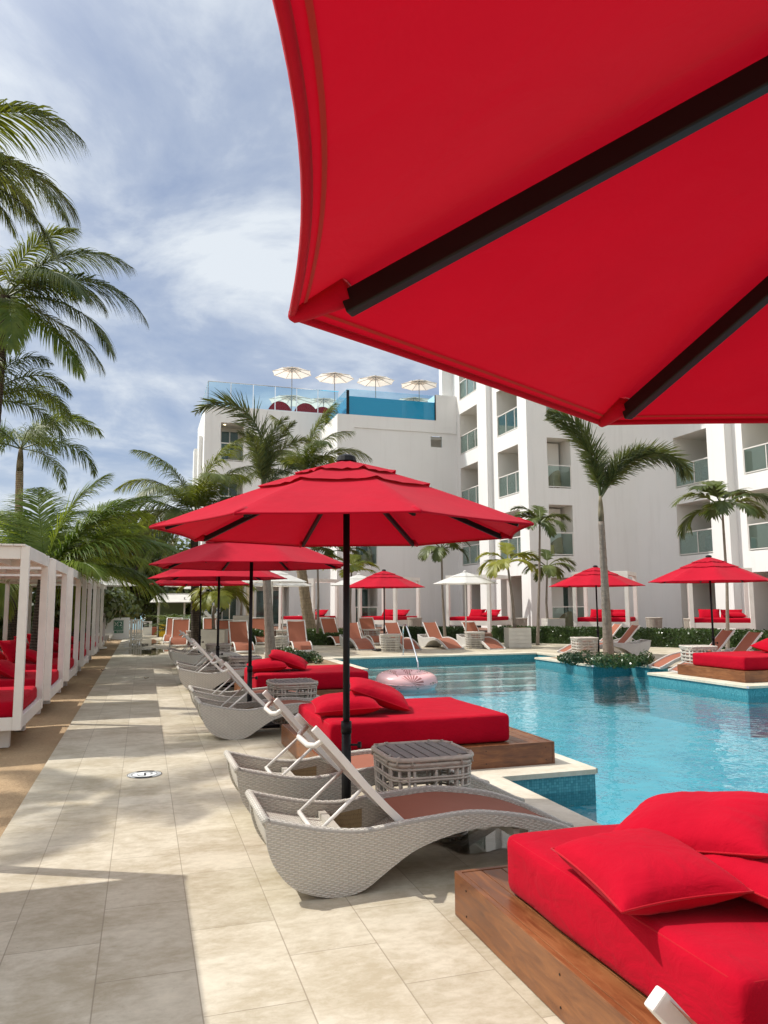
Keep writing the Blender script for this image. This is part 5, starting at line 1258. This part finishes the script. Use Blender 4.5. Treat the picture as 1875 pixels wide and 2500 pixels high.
# areca bush
t=thing('areca_palm','feathery bright green areca bush behind the orange loungers','palm tree',atz(448,34.5,0)); random.seed(8)
for i in range(34):
    frond('areca',t,random.uniform(0,6.28),random.uniform(50,85),random.choice((70,90,110)),random.uniform(.8,1.2),(random.uniform(-.4,.4),random.uniform(-.4,.4),0))
t=thing('areca_palm','second feathery areca bush just right of the first, nearer the white pole','palm tree',atz(472,34.5,0))
for i in range(24):
    frond('areca',t,random.uniform(0,6.28),random.uniform(50,85),random.choice((70,90,110)),random.uniform(.8,1.2),(random.uniform(-.4,.4),random.uniform(-.4,.4),0))
# ------------------------------------------------------------------ planters
def planter(label,loc,rz,s=.8,h=.72):
    t=thing('planter_box',label,'planter',loc,rz,'grey siding planter boxes'); b=MB(); n=5
    for k in range(n):
        z0=.03+(h-.03)*k/n; z1=.03+(h-.03)*(k+1)/n-.012; b.box((-s/2,-s/2,z0),(s/2,s/2,z1))
    b.box((-s/2+.012,-s/2+.012,0),(s/2-.012,s/2-.012,h-.03)); b.build('siding','lightgrey',t,bevel=.004)
    q=MB(); q.add([(-s/2+.04,-s/2+.04,h-.01),(s/2-.04,-s/2+.04,h-.01),(s/2-.04,s/2-.04,h-.01),(-s/2+.04,s/2-.04,h-.01)],[(0,1,2,3)]); q.build('soil','soil',t)
planter('grey siding planter beside the brown lounger and hedge',atz(1262,27.2,0),R(-14))
planter('grey siding planter on the terrace under the short christmas palm',atz(1350,31.2,DZ),R(-10),.75,.66)
planter('grey siding planter holding the yellow green potted palm near the path',atz(524,26.5,0),R(-14),.85,.74)
planter('grey siding planter on the terrace left of the tall umbrella poles',atz(592,34.2,DZ),R(-14),.75,.8)
# ------------------------------------------------------------------ pool ring and handrail
o=MB(); o.grid(lambda u,v:((.46+.205*math.cos(2*PI*v))*math.cos(2*PI*u),(.46+.205*math.cos(2*PI*v))*math.sin(2*PI*u),.20+.185*math.sin(2*PI*v)),64,24,cu=True,cv=True,uvf=lambda u,v:(u,v))
r=o.build('swim_ring','ring',None,smooth=True); p=at(1007,1668,15.9); r.location=(5.45,15.75,WZ-.06); r.rotation_euler=(R(3),R(-2),R(35)); tag(r,'pink inflatable swim ring printed with dark palm leaves floating in the pool','swim ring')
sm_=MB(); sm_.tube([(.668*math.cos(2*PI*i/64),.668*math.sin(2*PI*i/64),.20) for i in range(64)],.006,5,closed=True); s_=sm_.build('seam','ring',r)
t=thing('handrail','curved stainless steel handrail dropping into the pool over the steps','handrail',(0,0,0))
A=Vector((7.69,22.5,0)); b=MB(); pts=[]
B_=Vector((7.35,20.2,WZ-.4)); hp=[(0,0),(0,.35),(.0,.70),(.03,.86),(.10,.93),(.20,.93),(.30,.86),(.5,.62),(.75,.30),(.93,.02),(.97,-.12),(.985,-.6)]
for f,z in hp: q=A.lerp(B_,f); pts.append((q.x,q.y,z))
sp=[]
for i in range(len(pts)-1):
    for k in range(4):
        p0=Vector(pts[max(i-1,0)]);p1=Vector(pts[i]);p2=Vector(pts[i+1]);p3=Vector(pts[min(i+2,len(pts)-1)]);f=k/4
        sp.append(.5*((2*p1)+(p2-p0)*f+(2*p0-5*p1+4*p2-p3)*f*f+(3*p1-p0-3*p2+p3)*f**3))
b.tube(sp,.024,10); b.build('rail','steel',t,smooth=True); b=MB(); b.tube([(A.x,A.y,0.006),(A.x,A.y,.02)],.055,14); b.build('flange','steel',t)
# ------------------------------------------------------------------ text helper
def text(s,size,loc,rot,mt,parent=None,name='lettering',label=None,ext=.002,align='CENTER'):
    cu=bpy.data.curves.new('t','FONT'); cu.body=s; cu.size=size; cu.extrude=ext; cu.align_x=align; cu.align_y='CENTER'
    o=bpy.data.objects.new('t',cu); COL.objects.link(o); dg=bpy.context.evaluated_depsgraph_get(); me=bpy.data.meshes.new_from_object(o.evaluated_get(dg)); bpy.data.objects.remove(o)
    me.materials.clear(); me.materials.append(MT[mt]); q=bpy.data.objects.new(name,me); COL.objects.link(q); q.location=loc; q.rotation_euler=rot
    if parent: q.parent=parent
    return q
# round floor emblem
t=thing('floor_emblem','round white emblem with a black ring and a curling S set in the paving','emblem',(.055,7.76,.002),R(-4))
def disc(r0,r1,z,a0=0,a1=2*PI,n=48):
    b=MB(); b.grid(lambda u,v:((r0+(r1-r0)*v)*math.cos(a0+(a1-a0)*u),(r0+(r1-r0)*v)*math.sin(a0+(a1-a0)*u),z),n,1); return b
disc(0,.16,.002).build('white_disc','signwhite',t)
rb=disc(.118,.158,.0045,R(55),R(125)); rb2=disc(.118,.158,.0045,R(235),R(305))
for q in (rb2,disc(.152,.158,.0045),disc(.113,.119,.0045)): rb.add(q.v,q.f)
rb.build('black_ring','signblack',t)
tk_=MB(); rd=random.Random(3)
for a0,a1 in ((-52,50),(128,232)):
    a=a0
    while a<a1: 
        w_=rd.uniform(2.2,4.2); c_=disc(.127,.144,.0045,R(a),R(a+w_*.5),2); tk_.add(c_.v,c_.f); a+=w_+rd.uniform(1,2.4)
tk_.build('ring_lettering','signblack',t)
s=MB(); S_=[(-.39,-.02,.010),(-.34,-.20,.010),(-.22,-.40,.008),(-.05,-.45,.008),(.05,-.36,.010),(.05,-.12,.022),(.02,.12,.022),(.0,.36,.012),(.12,.46,.008),(.30,.44,.008),(.42,.28,.008),(.42,.06,.009),(.33,-.08,.010)]
for i in range(len(S_)-1):
    (x0,y0,w0),(x1,y1,w1)=S_[i],S_[i+1]; d=Vector((x1-x0,y1-y0,0)).normalized(); nn=Vector((-d.y,d.x,0)); a=Vector((x0*.16,y0*.16,.0045));b_=Vector((x1*.16,y1*.16,.0045)); s.add([a-nn*w0*.45-d*.002,a+nn*w0*.45-d*.002,b_+nn*w1*.45+d*.002,b_-nn*w1*.45+d*.002],[(0,1,2,3)])
s.build('letter_s','signblack',t)
# dry leaves on the paving
for px,py,l in ((357,1658,'small dry red brown leaf on the path between cabana shadows'),(252,1638,'dry leaf at the sand edge of the path')):
    dd=Vector(at(px,py,1))-CAM; p=CAM+dd*(-1.6/dd.z); b=MB(); b.grid(lambda u,v:(.10*(u-.5),.07*(v-.5)*math.sin(PI*max(.02,min(.98,u))),.012+.05*(u-.5)**2+.03*abs(v-.5)),6,4); o=b.build('fallen_leaf','leafred',None,smooth=True); o.location=p; tag(o,l,'leaf')
# ------------------------------------------------------------------ beach end: walls, sign, gate, hut
def wallbox(name,label,cat,a,b,m='wall',bev=.01):
    o=MB().box(a,b).build(name,m,None,bevel=bev); tag(o,label,cat); return o
GX=-1.72;SY_=38.6
o=wallbox('low_wall','white low wall facing the path, carrying the green sign','wall',(GX,SY_,-.05),(-.62,SY_+.25,.98))
o=wallbox('low_wall','long white low wall behind the cabanas under the glass panels','wall',(-4.55,8,-.06),(-4.35,31,.50))
o=MB(); 
o.add([(-4.45,31,-.05),(-4.25,31,-.05),(GX+.0,SY_,-.05),(GX-.2,SY_,-.05),(-4.45,31,.75),(-4.25,31,.75),(GX+.0,SY_,.95),(GX-.2,SY_,.95)],[(0,3,2,1),(4,5,6,7),(0,1,5,4),(1,2,6,5),(2,3,7,6),(3,0,4,7)])
tag(o.build('low_wall','wall'),'white low wall angling from the cabanas to the green sign','wall')
t=thing('glass_screen','clear glass wind screen standing on the wall behind the cabanas','screen',(0,0,0))
b=MB(); b.box((-4.46,8,.51),(-4.445,31,1.75)); b.build('glass','glass',t); b=MB()
for k in range(17): b.box((-4.475,8+k*1.44,.50),(-4.43,8.03+k*1.44,1.75))
b.build('clamp_posts','steel',t)
t=thing('safety_sign','green enamel sign with arrows and the number 2 on the white wall','sign',(-1.12,SY_-.012,.62)); RX=(R(90),0,0)
def plate(x0,x1,z0,z1,y,m,name,par): MB().box((x0,y,z0),(x1,y+.006,z1)).build(name,m,par)
plate(-.225,.225,-.24,.24,0,'greensign','plate',t)
fr_=MB()
for a,b_ in (((-.20,-.215),(.20,-.205)),((-.20,.205),(.20,.215)),((-.205,-.215),(-.195,.215)),((.195,-.215),(.205,.215)),((-.19,-.075),(.19,-.067)),((-.004,-.067),(.004,.205))): fr_.box((a[0],-.004,a[1]),(b_[0],-.001,b_[1]))
fr_.build('border','signwhite',t)
text('2',.27,(.10,-.003,.062),RX,'signwhite',t,'numeral')
x_=MB()
for sx_ in (-1,1):
    for sz_ in (-1,1):
        c=Vector((-.10,-.003,.065)); a=c+Vector((sx_*.025,0,sz_*.025)); b_=c+Vector((sx_*.072,0,sz_*.085)); d=(b_-a).normalized(); nn=Vector((d.z,0,-d.x))
        x_.add([a-nn*.016,a+nn*.016,b_+nn*.016,b_-nn*.016],[(0,1,2,3)]); x_.add([a+nn*.028+d*.012,a-nn*.028+d*.012,a-d*.022],[(0,1,2)])
x_.build('arrows','signwhite',t)
pp_=MB()
for xx in (-.15,.15): pp_.tube([(xx,-.003,-.12),(xx,-.0045,-.12)],.018,12)
for xx in (-.09,-.03,.03,.09): pp_.box((xx-.02,-.004,-.125),(xx+.02,-.001,-.118))
for xx in (-.07,.0,.07): pp_.box((xx-.03,-.004,-.165),(xx+.03,-.001,-.158))
pp_.build('small_symbols','signwhite',t)
t=thing('small_sign','small dark green sign lettered BEACH under the green sign','sign',(-1.10,SY_-.012,.31)); plate(-.21,.21,-.05,.05,0,'greensign','plate',t); text('BEACH',.085,(.04,-.003,0),RX,'signwhite',t)
t=thing('notice','grey printed notice on the angled white wall','sign',(-1.66,SY_-.012,.72)); 
plate(-.045,.045,-.15,.15,0,'lightgrey','sheet',t); b=MB()
for k in range(9): b.box((-.036,-.003,-.13+.03*k),(.036,-.001,-.118+.03*k))
b.build('print_lines','grey',t)
t=thing('gate','white vertical slat gate with sunlight showing between its boards','gate',(-.60,SY_+.05,0)); b=MB()
for x0,w_ in ((0,.13),(.16,.09),(.27,.09),(.38,.07),(.47,.09)): b.box((x0,0,.03),(x0+w_,.03,.88))
b.build('boards','lightgrey',t); b=MB(); b.box((0,-.02,.84),(.58,.0,.90)); b.box((0,.035,.1),(.58,.055,.16)); b.build('rails','lightgrey',t); b=MB(); b.tube([(.01,-.03,.48),(.09,-.05,.48)],.012,6); b.build('latch','steel',t)
t=thing('direction_board','white panel with a small black sign beyond the gate','sign',(.02,SY_+3.2,-.05)); b=MB(); b.box((-.05,0,0),(.42,.06,.78)); b.build('panel','wall',t); plate(-.04,.27,.48,.72,-.008,'signblack','black_plate',t)
b=MB(); b.add([(.0,-.012,.62),(.2,-.012,.66),(.0,-.012,.70)],[(0,1,2)]); b.add([(.02,-.012,.52),(.14,-.012,.54),(.2,-.012,.56),(.02,-.012,.55)],[(0,1,2,3)]); b.build('marks','signwhite',t)
o=wallbox('brick_stack','low stack of pink paving bricks by the hut','bricks',atz(373,40,0)-Vector((.15,.2,.02)),atz(373,40,0)+Vector((.55,.2,.42)),'sling')
# hut with sloped roof and yellow cupboard
p=atz(384,37.5,0); t=thing('beach_hut','small green and yellow kiosk with a pale sloped roof','kiosk',p,R(-4))
b=MB(); 
for x in (0,1.25):
    for y in (0,1.0): b.box((x,y,0),(x+.07,y+.07,1.95))
b.build('posts','lightgrey',t)
b=MB(); b.add([(-.35,-.35,1.72),(1.75,-.35,1.72),(1.6,.9,2.12),(-.05,.9,2.12),(-.35,-.35,1.68),(1.75,-.35,1.68),(1.6,.9,2.06),(-.05,.9,2.06)],[(0,1,2,3),(7,6,5,4),(0,4,5,1),(1,5,6,2),(2,6,7,3),(3,7,4,0)]); b.box((-.1,.85,2.0),(1.65,1.2,2.16)); b.build('roof','lightgrey',t)
b=MB(); b.box((.08,.9,.0),(1.24,.96,1.8)); b.build('back_panel','greenpaint',t)
b=MB(); b.box((.10,.05,.02),(1.2,.5,.60)); b.build('cupboard','yellow',t); b=MB(); b.box((.05,.0,.33),(1.25,.045,.37)); b.box((.06,.0,.0),(.10,.049,.62)); b.build('cupboard_trim','black',t)
# life ring hung by the ground floor doors
p=at(518,1490,33); t=thing('life_ring','white life ring with blue rope hanging in front of the ground floor glass','life ring',p,R(-10))
b=MB(); b.grid(lambda u,v:((.27+.075*math.cos(2*PI*v))*math.cos(2*PI*u),.06*math.sin(2*PI*v),(.27+.075*math.cos(2*PI*v))*math.sin(2*PI*u)),24,8,cu=True,cv=True); b.build('ring','signwhite',t,smooth=True)
b=MB(); b.tube([(0,-.05,.33),(.0,-.07,.55)],.02,6); 
for a in (0,90,180,270): b.tube([(.19*math.cos(R(a)),-.07,.19*math.sin(R(a))),(.35*math.cos(R(a)),-.07,.35*math.sin(R(a)))],.022,6)
b.build('rope','bluepaint',t); b=MB(); b.tube([(0,.1,-p.z),(0,.1,.65)],.03,8); b.build('post','whitemetal',t)
